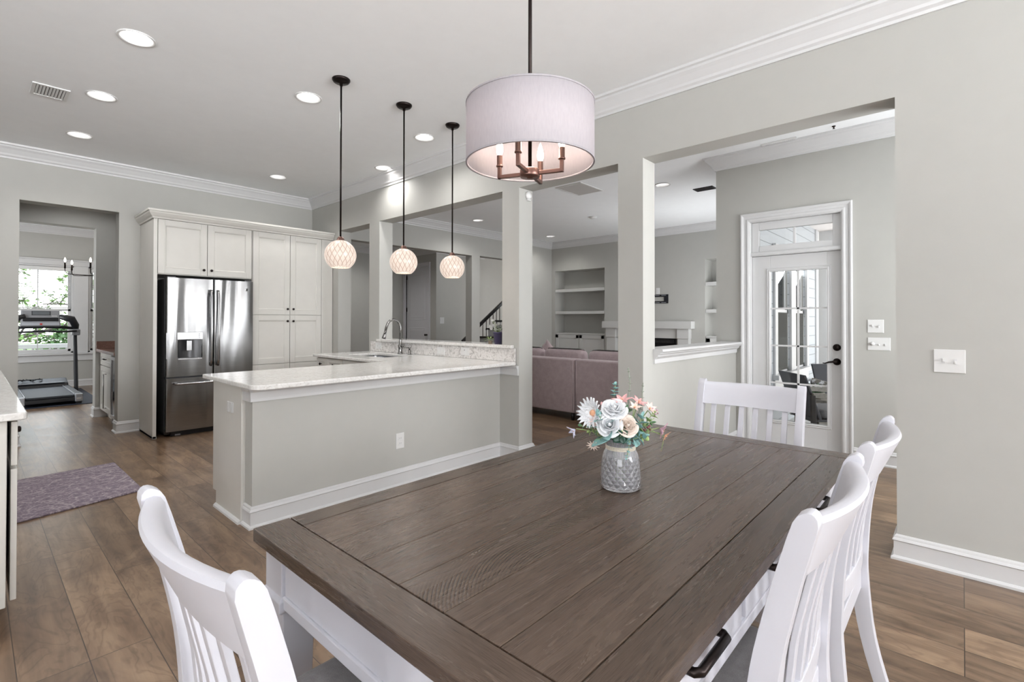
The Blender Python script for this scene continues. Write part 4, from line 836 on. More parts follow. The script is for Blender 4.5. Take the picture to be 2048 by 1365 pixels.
def make_chair(lb, loc, rz):
    t = thing('dining_chair', lb, 'chair', loc, 'white slat-back dining chairs', world=False, rz=rz); W2 = .239; T = .034
    for s in (-1, 1):
        mb = MB(); x0, x1 = s * W2 - T / 2, s * W2 + T / 2
        mb.loft([[(x0, y - d / 2, z), (x1, y - d / 2, z), (x1, y + d / 2, z), (x0, y + d / 2, z)] for z, y, d in SCP], 0, False); o = mb.build('back_post', CHAIRW, t, bevel=.0075, seg=4)
        for q in o.data.polygons: q.use_smooth = True
        md = o.modifiers.new('edge', 'EDGE_SPLIT'); md.split_angle = math.radians(32)
    n = 14
    def bow(x): return -.040 * (1 - (x / (W2 - T / 2)) ** 2)
    mb = MB(); rings = []
    xs = [-(W2 - T / 2) + (2 * W2 - T) * k / n for k in range(n + 1)]
    pr = [(-.014, .846), (.014, .846), (.014, .920), (.016, .942), (.012, .954), (.003, .959), (-.009, .957), (-.016, .948), (-.016, .930)]
    for x in xs: rings.append([(x, chair_y(z) + bow(x) * (.55 + .45 * (z - .846) / .11) + o, z) for o, z in pr])
    mb.loft(rings, 0, True); o = mb.build('top_rail', CHAIRW, t)
    md = o.modifiers.new('edge', 'EDGE_SPLIT'); md.split_angle = math.radians(40)
    mb = MB(); rings = [[(x, -.208 + .4 * bow(x) + o, z) for o, z in ((-.011, .505), (.011, .505), (.011, .560), (-.011, .560))] for x in xs]; mb.loft(rings, 0, False); mb.build('lower_rail', CHAIRW, t, bevel=.003)
    for k in range(6):
        x = -.205 + .41 * (k + .5) / 6; mb = MB(); rings = []
        for j in range(9):
            z = .555 + (.852 - .555) * j / 8; y = chair_y(z) + bow(x) * (.4 + .15 * j / 8); rings.append([(x - .0125, y - .006, z), (x + .0125, y - .006, z), (x + .0125, y + .006, z), (x - .0125, y + .006, z)])
        mb.loft(rings, 0, False); mb.build('slat', CHAIRW, t, bevel=.002)
    mb = MB(); mb.box(-.222, .205, .385, .222, .228, .448); mb.box(-.222, -.20, .385, -.200, .21, .448); mb.box(.200, -.20, .385, .222, .21, .448); mb.box(-.222, -.215, .385, .222, -.195, .448); mb.box(-.226, -.195, .440, .226, .232, .452); mb.build('seat_frame', CHAIRW, t, bevel=.003)
    for s in (-1, 1):
        mb = MB(); q = lambda h, z: [(s * .208 - h, .207 - h, z), (s * .208 + h, .207 - h, z), (s * .208 + h, .207 + h, z), (s * .208 - h, .207 + h, z)]
        mb.loft([q(.015, 0), q(.021, .385), q(.021, .44)], 0, False); mb.build('front_leg', CHAIRW, t, bevel=.003)
    mb = MB(); R = []
    for k in range(7):
        a = k / 6; ins = .020 * (1 - math.sqrt(max(0, 1 - a * a))) * 1.4; z = .452 + .040 * a; R.append([(px, py, z) for px, py in rrect(-.224 + ins, -.192 + ins, .224 - ins, .234 - ins, .030, 4)])
    for ins, z in ((.06, .496), (.12, .498)): R.append([(px, py, z) for px, py in rrect(-.224 + ins, -.192 + ins, .224 - ins, .234 - ins, .025, 4)])
    mb.loft(R, 0, True); mb.build('seat_cushion', SEATF, t, label='grey woven seat cushion'); return t
C1 = make_chair('white slat-back dining chair at the left head of the table, nearest the kitchen rug', (.520, .898, 0), -PI / 2)
dup(C1, (2.420, .813, 0), PI / 2, 'white slat-back dining chair at the far head, in front of the porch door')
dup(C1, (1.180, .478, 0), 0, 'white slat-back dining chair on the right side, the nearer of the two')
dup(C1, (1.815, .472, 0), 0, 'white slat-back dining chair on the right side, the farther of the two')

# ================================================================ CHANDELIER
cx, cy = 1.349, 1.143; t = thing('chandelier', 'white drum-shade chandelier with four candle arms above the dining table', 'chandelier', (cx, cy, H)); R = .2285
MB().lathe([(0, H), (.065, H), (.065, H - .012), (.05, H - .025), (.014, H - .03), (0, H - .03)], (cx, cy, 0), 32).build('canopy', BLACKM, t)
MB().tube([(cx, cy, H - .02), (cx, cy, 1.83)], .0068, 12).build('rod', BLACKM, t)
z0, z1 = 1.852, 2.058
sh = MB().lathe([(R, z0), (R, z1), (R - .003, z1), (R - .003, z0), (R, z0)], (cx, cy, 0), 72, cap=False).build('drum_shade', SHADEM, t)
mb = MB(); n = 72
for z in (z0, z1): mb.lathe([(R + .0015, z - .003), (R + .0015, z + .003), (R - .0045, z + .003), (R - .0045, z - .003), (R + .0015, z - .003)], (cx, cy, 0), n, cap=False); mb.build('shade_rim', [SHADEM], sh); mb = MB()
mb = MB()
for k in range(3):
    a = 2 * PI * k / 3 + .3; mb.tube([(cx, cy, z1 - .012), (cx + (R - .003) * math.cos(a), cy + (R - .003) * math.sin(a), z1 - .012)], .0025, 8)
mb.build('spider', BLACKM, t)
MB().lathe([(0, 1.796), (.010, 1.796), (.012, 1.800), (.034, 1.801), (.036, 1.806), (.036, 1.826), (.032, 1.830), (0, 1.830)], (cx, cy, 0), 32).build('hub', BRONZE, t)
Rv = Vector((.6739, -.7388, 0)); Fv = Vector((.7388, .6739, 0)); a1 = (-.93 * Rv + .37 * Fv); a2 = (-.37 * Rv - .93 * Fv); c0 = Vector((cx, cy, 0)); AL = .118
for d in (a1, a2, -a1, -a2):
    e = c0 + d * AL; mb = MB(); mb.bar(c0 + d * .034 + Vector((0, 0, 1.814)), e + d * .0065 + Vector((0, 0, 1.814)), .013, .013); mb.bar(e + Vector((0, 0, 1.8075)), e + Vector((0, 0, 1.852)), .013, .013, up=tuple(d)); ar = mb.build('arm', BRONZE, t, bevel=.0015)
    MB().lathe([(0, 1.852), (.0125, 1.852), (.0125, 1.857), (.0105, 1.858), (.0105, 1.893), (0, 1.893)], (e.x, e.y, 0), 20).build('candle_sleeve', BRONZE, ar)
    MB().lathe([(0, 1.893), (.0075, 1.894), (.0115, 1.905), (.0125, 1.917), (.0105, 1.934), (.005, 1.952), (.0015, 1.962), (0, 1.963)], (e.x, e.y, 0), 18).build('bulb', BULB, ar)
point('chandelier_glow', (cx, cy, 1.945), 5.4, (1.0, .80, .68), .06)

# ================================================================ VASE AND FLOWERS
VX, VY = 1.393, .803
v = thing('flower_vase', 'cut glass vase with a pale twine collar standing on the table', 'vase', (VX, VY, TZ + .0008), world=False)
po = [(0, 0), (.057, 0), (.061, .004), (.0625, .012), (.0622, .040), (.0605, .070), (.0575, .095), (.052, .112), (.046, .122), (.0445, .130), (.046, .140), (.051, .153), (.0535, .159)]
pi_ = [(.0515, .159), (.049, .153), (.0435, .140), (.042, .130), (.0435, .122), (.049, .112), (.0545, .095), (.0575, .070), (.059, .040), (.0585, .016), (.05, .010), (0, .010)]
MB().lathe(po + pi_, n=64, cap=False).build('body', VASEM, v)
mb = MB()
for k in range(4): mb.lathe([(.0455 + .0016 * math.cos(a), .1235 + .0032 * k + .0016 * math.sin(a)) for a in [2 * PI * j / 6 for j in range(7)]], n=40, cap=False); 
mb.build('twine_collar', TWINE, v)
VB = Vector((VX, VY, TZ))
def FP(a, b, z): return VB + Rv * a + Fv * b + Vector((0, 0, z))
rf = random.Random(11)
def frame(n):
    n = Vector(n).normalized(); x = n.cross(Vector((0, 0, 1))); x = x.normalized() if x.length > .01 else Vector((1, 0, 0)); return x, n.cross(x), n
def petal(mb, C, fr, th, L, Wd, lift=.3, curl=.0, r0=.0, tip=.6, m=0, nu=4, nv=6):
    """one curved petal growing from the flower centre in direction th; lift raises it along the axis, curl bends the tip"""
    x, y, n = fr; d = x * math.cos(th) + y * math.sin(th); s = -x * math.sin(th) + y * math.cos(th); vs = []
    for j in range(nv + 1):
        q = j / nv; w = Wd * (math.sin(PI * min(1, (.12 + .88 * q)) ** tip) if tip else 1) ; w = max(w, Wd * .04)
        for i in range(nu + 1):
            u = i / nu * 2 - 1; vs.append(C + d * (r0 + L * q * math.cos(lift * (1 - q) + curl * q)) + n * (L * (math.sin(lift) * q - curl * q * q * .5) + abs(u) ** 2 * Wd * .35) + s * (u * w))
    fs = [(j * (nu + 1) + i, j * (nu + 1) + i + 1, (j + 1) * (nu + 1) + i + 1, (j + 1) * (nu + 1) + i) for j in range(nv) for i in range(nu)]
    mb.add(vs, fs, m, True)
def cup(mb, C, fr, th, rad, hgt, half, curl, m=0, nu=6, nv=6):
    x, y, n = fr; vs = []
    for j in range(nv + 1):
        q = j / nv; r = rad * (.25 + .75 * math.sin(q * PI / 2)) * (1 + curl * q ** 3); h = hgt * q - curl * rad * .5 * q ** 4
        for i in range(nu + 1):
            u = i / nu * 2 - 1; sh = 1 - .10 * u * u * q; a = th + u * half * (.75 + .25 * q); vs.append(C + (x * math.cos(a) + y * math.sin(a)) * r + n * (h * sh - hgt * .34 * (abs(u) ** 2.2) * q) + (x * math.cos(th) + y * math.sin(th)) * (rad * .10 * q * (1 - u * u)))
    fs = [(j * (nu + 1) + i, j * (nu + 1) + i + 1, (j + 1) * (nu + 1) + i + 1, (j + 1) * (nu + 1) + i) for j in range(nv) for i in range(nu)]; mb.add(vs, fs, m, True)
def leafm(mb, B, d, up, L, Wd, bend=.3, m=0):
    B = Vector(B); d = Vector(d).normalized(); s = d.cross(Vector(up)); s = s.normalized() if s.length > .01 else Vector((1, 0, 0)); n = s.cross(d); vs = []
    for j in range(7):
        q = j / 6; w = Wd * math.sin(PI * (.04 + .94 * q)) ** .8
        for u in (-1, -.5, 0, .5, 1): vs.append(B + d * (L * q) - n * (bend * L * q * q) + s * (u * w) + n * (abs(u) * w * .25))
    mb.add(vs, [(j * 5 + i, j * 5 + i + 1, j * 5 + i + 6, j * 5 + i + 5) for j in range(6) for i in range(4)], m, True)
def solid(o, th=.0006):
    md = o.modifiers.new('thickness', 'SOLIDIFY'); md.thickness = th; md.offset = 0; return o
NS = [0]
def stem(root, P, n, r=.0016, m=STEMG):
    NS[0] += 1; a = NS[0] * 2.4; k = .016 + .012 * ((NS[0] * 7) % 5) / 5
    b = VB + Vector((.022 * math.cos(a + 2.6), .022 * math.sin(a + 2.6), .014)); nk = VB + Vector((k * math.cos(a), k * math.sin(a), .138)); P = Vector(P); out = P - VB; out.z = 0
    if out.length > .02: dd = out.normalized(); nk = VB + dd * .030 + Vector((-dd.y, dd.x, 0)) * (.012 * math.cos(a)) + Vector((0, 0, .140))
    mid = (nk + P) / 2 + Vector((0, 0, .012)); rim = VB + (nk - VB) * 1.0; rim.z = VB.z + .165
    pts = [b, (b + nk) / 2, nk]; 
    if P.z > VB.z + .19: pts += [rim + (P - rim) * .12, rim + (P - rim) * .55]
    else: pts += [VB + out * .62 + Vector((0, 0, .178))]
    pts.append(P - Vector(n).normalized() * .004); return MB().tube(pts, r, 7).build('stem', m, root)
def flower(nm, lb, P, n, group=None): return thing(nm, lb, 'flower', tuple(P), group)
def rose(lb, P, n, R, mt, group):
    t = flower('rose', lb, P, n, group); fr = frame(n); mb = MB(); C = Vector(P) - Vector(n).normalized() * R * .55
    for ly, (rad, h, cnt, half, cu) in enumerate(((.24, 1.06, 3, 1.2, -.15), (.46, 1.06, 3, 1.15, -.06), (.68, 1.0, 3, 1.1, .06), (.90, .86, 4, .95, .16), (1.06, .62, 5, .82, .30))):
        for k in range(cnt): cup(mb, C, fr, 2 * PI * k / cnt + ly * .75 + rf.uniform(-.15, .15), R * rad, R * h * rf.uniform(.94, 1.06), half, cu)
    x, y, nn = fr; mb.loft([[C + nn * R * h + (x * math.cos(a) + y * math.sin(a)) * R * q * (1 + .18 * math.cos(3 * a + h * 4)) for a in [2 * PI * j / 14 for j in range(14)]] for q, h in ((.05, .1), (.15, .45), (.15, .80), (.10, .92), (.03, .95))], 0, True)
    solid(mb.build('bloom', mt, t)); mb = MB()
    for k in range(4): petal(mb, C - fr[2] * R * .05, fr, k * PI / 2 + .4, R * .8, R * .16, -.2, .25)
    solid(mb.build('sepals', LEAF, t)); stem(t, C, n); return t
ROSEG = 'roses in the glass vase'; cdir = lambda a, b, z: Rv * a + Fv * b + Vector((0, 0, z))
rose('white rose at the top of the bouquet', FP(-.027, -.037, .257), cdir(-.1, -.62, .75), .029, PWHITE, ROSEG)
rose('white rose low on the left front of the bouquet', FP(-.047, -.062, .211), cdir(-.2, -.85, .45), .028, PWHITE, ROSEG)
rose('cream rose low on the right front of the bouquet', FP(.008, -.062, .208), cdir(.15, -.88, .45), .025, PCREAM, ROSEG)
def daisy(lb, P, n, R, npet, mt, cm, nm='gerbera', lift=.35, wf=.17, group=None, curl=.1):
    t = flower(nm, lb, P, n, group); fr = frame(n); mb = MB(); P = Vector(P)
    for k in range(npet): petal(mb, P, fr, 2 * PI * k / npet + rf.uniform(-.05, .05), R, R * wf, lift + rf.uniform(-.06, .06), curl, R * .1, .34)
    solid(mb.build('petals', mt, t)); x, y, nn = fr; mb = MB(); mb.loft([[P + nn * h + (x * math.cos(a) + y * math.sin(a)) * r for a in [2 * PI * j / 12 for j in range(12)]] for r, h in ((R * .06, 0), (R * .24, R * .06), (R * .20, R * .20), (R * .02, R * .24))], 0, True); mb.build('centre', cm, t); stem(t, P, n); return t
daisy('large white many-petalled flower facing left in the bouquet', FP(-.088, -.012, .237), cdir(-.62, -.55, .15), .044, 20, PWHITE, PPEACH, lift=.55, wf=.40)
daisy('peach-centred pale flower tucked under the large white one', FP(-.083, -.030, .213), cdir(-.1, -.8, .2), .022, 14, PPALE, PPEACH, lift=.6, wf=.2)
daisy('small white daisy drooping at the lower left of the vase', FP(-.0925, -.031, .1406), cdir(-.25, -.75, -.45), .019, 11, PCREAM, DKRED, 'daisy', .15, .24)
def star(lb, P, n, R, npet, mt, lift=.7, nm='lily', curl=.5, wf=.24):
    t = flower(nm, lb, P, n); fr = frame(n); mb = MB(); P = Vector(P)
    for k in range(npet): petal(mb, P, fr, 2 * PI * k / npet + .3, R, R * wf, lift, curl, R * .04, .75)
    solid(mb.build('petals', mt, t)); mb = MB()
    for k in range(5):
        a = 2 * PI * k / 5; mb.tube([P, P + fr[2] * R * .45 + (fr[0] * math.cos(a) + fr[1] * math.sin(a)) * R * .12], .0007, 5)
    mb.build('stamens', PPEACH, t); stem(t, P, n); return t
star('pink lily behind the top white rose', FP(.004, -.004, .268), cdir(-.15, -.25, .9), .036, 6, PPINK)
star('pink open lily right of the top white rose', FP(.058, .012, .262), cdir(.3, -.35, .8), .030, 6, PPINK)
star('cream trumpet flower between the pink lilies', FP(.040, -.012, .252), cdir(.1, -.6, .7), .024, 5, PCREAM, 1.0, 'freesia')
star('pale pink blossom at the right of the bouquet', FP(.088, -.004, .246), cdir(.4, -.5, .6), .026, 7, PPALE, .9, 'blossom')
star('lavender bell flower hanging at the far left of the bouquet', FP(-.144, -.002, .183), cdir(-.75, -.3, -.45), .022, 5, PLAV, 1.1, 'bell_flower', .3, .26)
star('mauve lily hanging at the far right of the bouquet', FP(.124, -.002, .186), cdir(.7, -.25, -.35), .034, 6, PMAUVE, .8, 'lily', .7, .2)
star('orange spidery flower at the lower right of the bouquet', FP(.140, -.002, .166), cdir(.6, -.3, -.5), .018, 6, PPEACH, .6, 'spider_flower', .3, .08)
# bud sprays
def spray(nm, lb, P, cnt, R, rb, mt, group=None):
    t = flower(nm, lb, P, (0, 0, 1), group); mb = MB(); P = Vector(P); b0 = P - Vector((0, 0, R * 1.6))
    sm = MB()
    for k in range(cnt):
        q = P + Vector((rf.uniform(-R, R), rf.uniform(-R, R), rf.uniform(-R * .6, R))); sm.tube([b0, (b0 + q) / 2 + Vector((0, 0, .003)), q], .0007, 5)
        o = MB().lathe([(0, -rb), (rb * .7, -rb * .6), (rb, 0), (rb * .75, rb * .7), (0, rb * 1.1)], tuple(q), 9).build('bud', mt, t)
    st = stem(t, b0, (0, 0, 1), .0012); sm.build('twigs', STEMG, t); return t
spray('bud_spray', 'spray of small pink buds left of the top white rose', FP(-.058, -.004, .256), 7, .012, .0042, PPINK)
spray('bud_spray', 'spray of small white buds under the pink ones', FP(-.055, -.012, .238), 5, .010, .0036, PWHITE)
spray('berry_spray', 'spray of dark red berries at the right of the bouquet', FP(.082, -.022, .191), 5, .010, .0042, DKRED)
spray('bud_spray', 'spray of tiny mauve buds at the upper right edge of the bouquet', FP(.104, -.010, .240), 5, .010, .003, PMAUVE)
spray('filler_spray', 'greenish yellow filler spray between the cream and white roses', FP(-.016, -.058, .192), 12, .015, .0030, LEAFL)
# leafy sprigs
def sprig(nm, lb, pts, mt, L, Wd, pairs, up=(0, -.3, 1), spread=1.0, group=None, rstem=.0012):
    t = flower(nm, lb, pts[0], (0, 0, 1), group); t['category'] = 'foliage'; P = [Vector(p) for p in pts]
    for k in range(pairs):
        q = (k + .4) / pairs * (len(P) - 1); i = min(int(q), len(P) - 2); b = P[i].lerp(P[i + 1], q - i); d = (P[i + 1] - P[i]).normalized(); sd = d.cross(Vector((.3, .6, .2))).normalized(); sd.rotate(Matrix.Rotation(k * 1.3, 3, d)); sz = 1 - .45 * k / pairs
        for s in (-1, 1):
            mb = MB(); kk = 1.0 if mt == LEAFG or nm in ('grass_wisp', 'trailing_sprig') else 1.3; leafm(mb, b, sd * s * spread + d * .55, d, kk * L * sz * rf.uniform(.85, 1.1), kk * 1.1 * Wd * sz, .15); solid(mb.build('leaf', mt, t), .0005)
    mb = MB(); leafm(mb, P[-1] - (P[-1] - P[-2]) * .1, P[-1] - P[-2], (.3, .6, .2), L * .6, Wd * .6, .1); solid(mb.build('leaf', mt, t), .0005)
    st = MB().tube([VB + Vector((0.006 * (NS[0] % 3), -.004 * (NS[0] % 4), .02)), VB + (P[0] - VB) * .25 + Vector((0, 0, .11)) * 1.0] + P, rstem, 6).build('stem', STEMG if mt not in (LEAFG,) else LEAFG, t); NS[0] += 1; return t
SG = 'leaf sprigs in the glass vase'
sprig('eucalyptus_sprig', 'tall thin grey eucalyptus sprig, the taller of the two', [FP(.022, .012, .20), FP(.030, .017, .275), FP(.034, .017, .33), FP(.029, .017, .374)], LEAFG, .013, .0055, 7, group=SG, rstem=.0016)
sprig('eucalyptus_sprig', 'tall thin grey eucalyptus sprig, the shorter one on the right', [FP(.050, .012, .20), FP(.072, .017, .262), FP(.076, .017, .328)], LEAFG, .013, .0034, 7, group=SG, rstem=.0016)
sprig('eucalyptus_sprig', 'blue-green eucalyptus tip standing above the top white rose', [FP(-.012, .018, .22), FP(-.016, .027, .285), FP(-.010, .028, .325)], LEAFB, .018, .0105, 7, group=SG)
sprig('eucalyptus_sprig', 'broad blue-green leaves between the left white flower and the white roses', [FP(-.03, -.03, .16), FP(-.055, -.045, .19), FP(-.075, -.050, .235)], LEAFB, .050, .014, 4, group=SG)
sprig('eucalyptus_sprig', 'blue-green leaves right of the cream rose', [FP(.02, -.03, .16), FP(.042, -.040, .19), FP(.060, -.032, .232)], LEAFB, .034, .0115, 6, group=SG)
sprig('eucalyptus_sprig', 'blue-green leaves low at the right of the vase rim', [FP(.015, -.035, .155), FP(.036, -.055, .168), FP(.062, -.055, .175)], LEAFB, .030, .010, 4, group=SG)
sprig('leaf_sprig', 'green leaves behind the roses at the middle of the bouquet', [FP(0, -.01, .16), FP(.005, -.02, .20), FP(.012, -.028, .250)], LEAF, .040, .010, 6, group=SG)
sprig('leaf_sprig', 'green leaves reaching left towards the lavender bell', [FP(-.02, -.01, .16), FP(-.07, -.012, .180), FP(-.128, -.004, .196)], LEAF, .024, .0085, 5, group=SG)
sprig('leaf_sprig', 'green leaves on the drooping daisy stem', [FP(-.015, -.022, .158), FP(-.050, -.030, .172), FP(-.078, -.031, .158)], LEAF, .022, .007, 4, group=SG)
sprig('leaf_sprig', 'bronze-green curled leaves under the left white flower', [FP(-.03, -.02, .165), FP(-.07, -.024, .187), FP(-.106, -.024, .180)], LEAFL, .016, .0065, 6, group=SG)
sprig('leaf_sprig', 'lime green leaves at the right side of the bouquet', [FP(.03, -.01, .165), FP(.07, -.014, .20), FP(.100, -.014, .237)], LEAFL, .026, .0095, 5, group=SG)
sprig('leaf_sprig', 'round lime-edged leaf at the lower right of the bouquet', [FP(.03, -.022, .162), FP(.058, -.030, .178), FP(.070, -.033, .166)], LEAFL, .026, .012, 2, group=SG)
sprig('leaf_sprig', 'deep green leaves over the front of the vase rim', [FP(0, -.030, .158), FP(-.008, -.052, .180), FP(-.016, -.074, .178)], LEAFD, .030, .011, 4, group=SG)
sprig('trailing_sprig', 'pale green sprig trailing down over the vase front', [FP(.006, -.045, .165), FP(.012, -.068, .162), FP(.010, -.070, .140), FP(.003, -.070, .112)], LEAFB, .016, .007, 6, group=SG)
sprig('leaf_sprig', 'dark green leaves filling the right back of the bouquet', [FP(.02, .01, .16), FP(.06, .005, .19), FP(.098, -.006, .205)], LEAF, .030, .008, 7, group=SG)
sprig('grass_wisp', 'thin tan wisp curving down from the right side of the bouquet', [FP(.03, -.01, .163), FP(.09, -.004, .185), FP(.138, -.002, .160), FP(.128, -.002, .116)], PPEACH, .010, .0008, 2, group=SG)
# ================================================================ LIVING ROOM
def rbox(x0, y0, z0, x1, y1, z1, r=.03, mb=None):
    """softly rounded block"""
    mb = mb or MB(); n = 4; R = []
    for k in range(n + 1):
        a = PI / 2 * k / n; i = r * (1 - math.sin(a)); R.append((i, z0 + r * (1 - math.cos(a))))
    R += [(i, z0 + z1 - z) for i, z in reversed(R)]
    mb.loft([[(p[0], p[1], z) for p in rrect(x0 + i, y0 + i, x1 - i, y1 - i, max(r * 1.0, .004), 4)] for i, z in R], 0, True); return mb
def sofa(lb, y0, y1):
    t = thing('sofa', lb, 'sofa', (5.7, (y0 + y1) / 2, 0), 'mauve sectional sofa pieces')
    rbox(5.20, y0, .10, 5.40, y1, .792, .022).build('back', SOFAF, t); rbox(5.40, y0 + .01, .10, 6.15, y1 - .01, .30, .02).build('base', SOFAF, t); w = (y1 - y0) / 2
    for k in range(2):
        rbox(5.405, y0 + w * k + .008, .305, 6.16, y0 + w * (k + 1) - .008, .46, .05).build('seat_cushion', SOFAF, t)
        c = rbox(5.41, y0 + w * k + .02, .47, 5.60, y0 + w * (k + 1) - .03, .905, .075).build('back_cushion', SOFAF, t)
    mb = MB(); mb.tube([(5.199, y0 + .02, .13), (5.199, y0 + .02, .77)], .006, 8); mb.build('welt', SOFAF, t); mb = MB(); mb.tube([(5.199, y1 - .02, .13), (5.199, y1 - .02, .77)], .006, 8); mb.build('welt', SOFAF, t)
    for x in (5.26, 6.08):
        for y in (y0 + .06, y1 - .06): MB().lathe([(.018, 0), (.026, .10), (0, .10)], (x, y, 0), 12).build('leg', DARKW, t)
sofa('mauve sofa section at the right of the opening, its back towards the dining room', 2.24, 3.652)
sofa('mauve sofa section left of the seam, next to the wall column', 3.668, 5.10)
p = thing('throw_pillow', 'mauve throw pillow whose corner rises above the sofa back by the column', 'pillow', (5.72, 4.58, .47), world=False, rz=0.0)
mb = MB(); n = 9; vs = []
for s in (1, -1):
    for i in range(n):
        for j in range(n):
            u, v = i / (n - 1) * 2 - 1, j / (n - 1) * 2 - 1; h = .075 * (1 - abs(u) ** 2.4) * (1 - abs(v) ** 2.4); k = .19 * (1 - .08 * (1 - v * v) * u * u); a, b = u * k, v * .19; ca = math.sqrt(.5); vs.append((s * h + .08, (a - b) * ca, .275 + (a + b) * ca))
fs = [(q * n * n + i * n + j, q * n * n + i * n + j + 1, q * n * n + (i + 1) * n + j + 1, q * n * n + (i + 1) * n + j) for q in (0, 1) for i in range(n - 1) for j in range(n - 1)]
mb.add(vs, fs, 0, True); o = mb.build('cover', SOFAF, p); b = bmesh.new(); b.from_mesh(o.data); bmesh.ops.remove_doubles(b, verts=b.verts, dist=.0005); bmesh.ops.recalc_face_normals(b, faces=b.faces); b.to_mesh(o.data); b.free()

def builtin(side, y0, y1):
    c = thing('builtin_cabinet', 'white two-door built-in cabinet %s the fireplace' % side, 'cabinet', (9.13, (y0 + y1) / 2, 0), 'built-in cabinets beside the fireplace')
    mb = BX(8.975, y0 + .004, .0, 9.30, y1 - .004, .985); mb.box(8.955, y0 - .0, .985, 9.305, y1 - .003, 1.012); mb.build('body', STONEW, c, bevel=.003); m = (y0 + y1) / 2
    for a, b in ((y0 + .012, m - .01), (m + .01, y1 - .012)):
        mb = MB(); mb.box(8.955, a, .10, 8.975, a + .07, .97); mb.box(8.955, b - .07, .10, 8.975, b, .97); mb.box(8.955, a, .90, 8.975, b, .97); mb.box(8.955, a, .10, 8.975, b, .17); mb.box(8.966, a + .07, .17, 8.975, b - .07, .90); mb.build('door', STONEW, c, bevel=.003)
    for z, w in ((1.431, 'lower'), (1.923, 'upper')):
        o = BX(8.955, y0 + .002, z, 9.305, y1 - .002, z + .063).build('shelf', STONEW, origin=(9.13, m, z), bevel=.003); tag(o, '%s thick white shelf in the niche %s the fireplace' % (w, side), 'shelf', 'niche shelves')
builtin('left of', 5.540, 6.831); builtin('right of', 2.144, 3.432)
m = thing('fireplace_mantel', 'white fireplace mantel with stepped shelf over a black firebox', 'fireplace', (8.85, 4.56, 0)); F1, F2 = 3.677, 5.443
mb = MB(); mb.box(8.84, F1 + .02, 0, 8.949, 3.905, .955); mb.build('pilaster', STONEW, m, bevel=.004); BX(8.84, 5.215, 0, 8.949, F2 - .02, .955).build('pilaster', STONEW, m, bevel=.004)
for a, b in ((F1 + .01, 3.915), (5.205, F2 - .01)): BX(8.825, a, .955, 8.949, b, 1.14).build('corner_block', STONEW, m, bevel=.004); BX(8.83, a, 0, 8.949, b, .14).build('plinth', STONEW, m, bevel=.004)
BX(8.86, 3.90, .955, 8.949, 5.22, 1.14).build('frieze', STONEW, m, bevel=.003)
MB().sweep([(8.949, F2), (8.83, F2), (8.83, F1), (8.949, F1)], [(-.05, 1.14), (.02, 1.14), (.022, 1.155), (.045, 1.165), (.05, 1.185), (.085, 1.205), (.10, 1.228), (.125, 1.232), (.130, 1.276), (-.05, 1.276)], 1).build('shelf', STONEW, m)
BX(8.83, F1 + .01, 1.20, 8.949, F2 - .01, 1.2755).build('mantel_top', STONEW, m, bevel=.004)
f = thing('firebox', 'black gas firebox under the white mantel', 'fireplace insert', (9.1, 4.56, .10)); mb = MB(); mb.box(8.96, 3.975, .105, 9.29, 4.01, .97); mb.box(8.96, 5.11, .105, 9.29, 5.145, .97); mb.box(8.96, 4.01, .94, 9.29, 5.11, .97); mb.box(9.26, 4.01, .105, 9.29, 5.11, .94); mb.box(8.96, 4.01, .105, 9.26, 5.11, .13); mb.build('shell', FIREB, f); BX(8.97, 4.01, .13, 8.976, 5.11, .94).build('glass_front', BLACKG, f)
for k in range(4): BX(8.962, 4.03, .868 + k * .016, 8.968, 5.09, .876 + k * .016).build('louver', STEELD, f)
b = thing('tv_bracket', 'black slotted television wall bracket above the mantel', 'wall bracket', (8.94, 4.56, 1.70)); mb = MB()
mb.box(8.935, 4.13, 1.745, 8.949, 4.99, 1.79); mb.box(8.935, 4.13, 1.619, 8.949, 4.99, 1.664); mb.box(8.935, 4.13, 1.664, 8.949, 4.215, 1.745); mb.box(8.935, 4.905, 1.664, 8.949, 4.99, 1.745); mb.build('plate', BLACKP, b, bevel=.002)
for z in (1.775, 1.635):
    for yc in (4.22, 4.35, 4.56, 4.77, 4.90): BX(8.932, yc - .045, z - .004, 8.936, yc + .045, z + .004).build('slot', SILVERP, b)
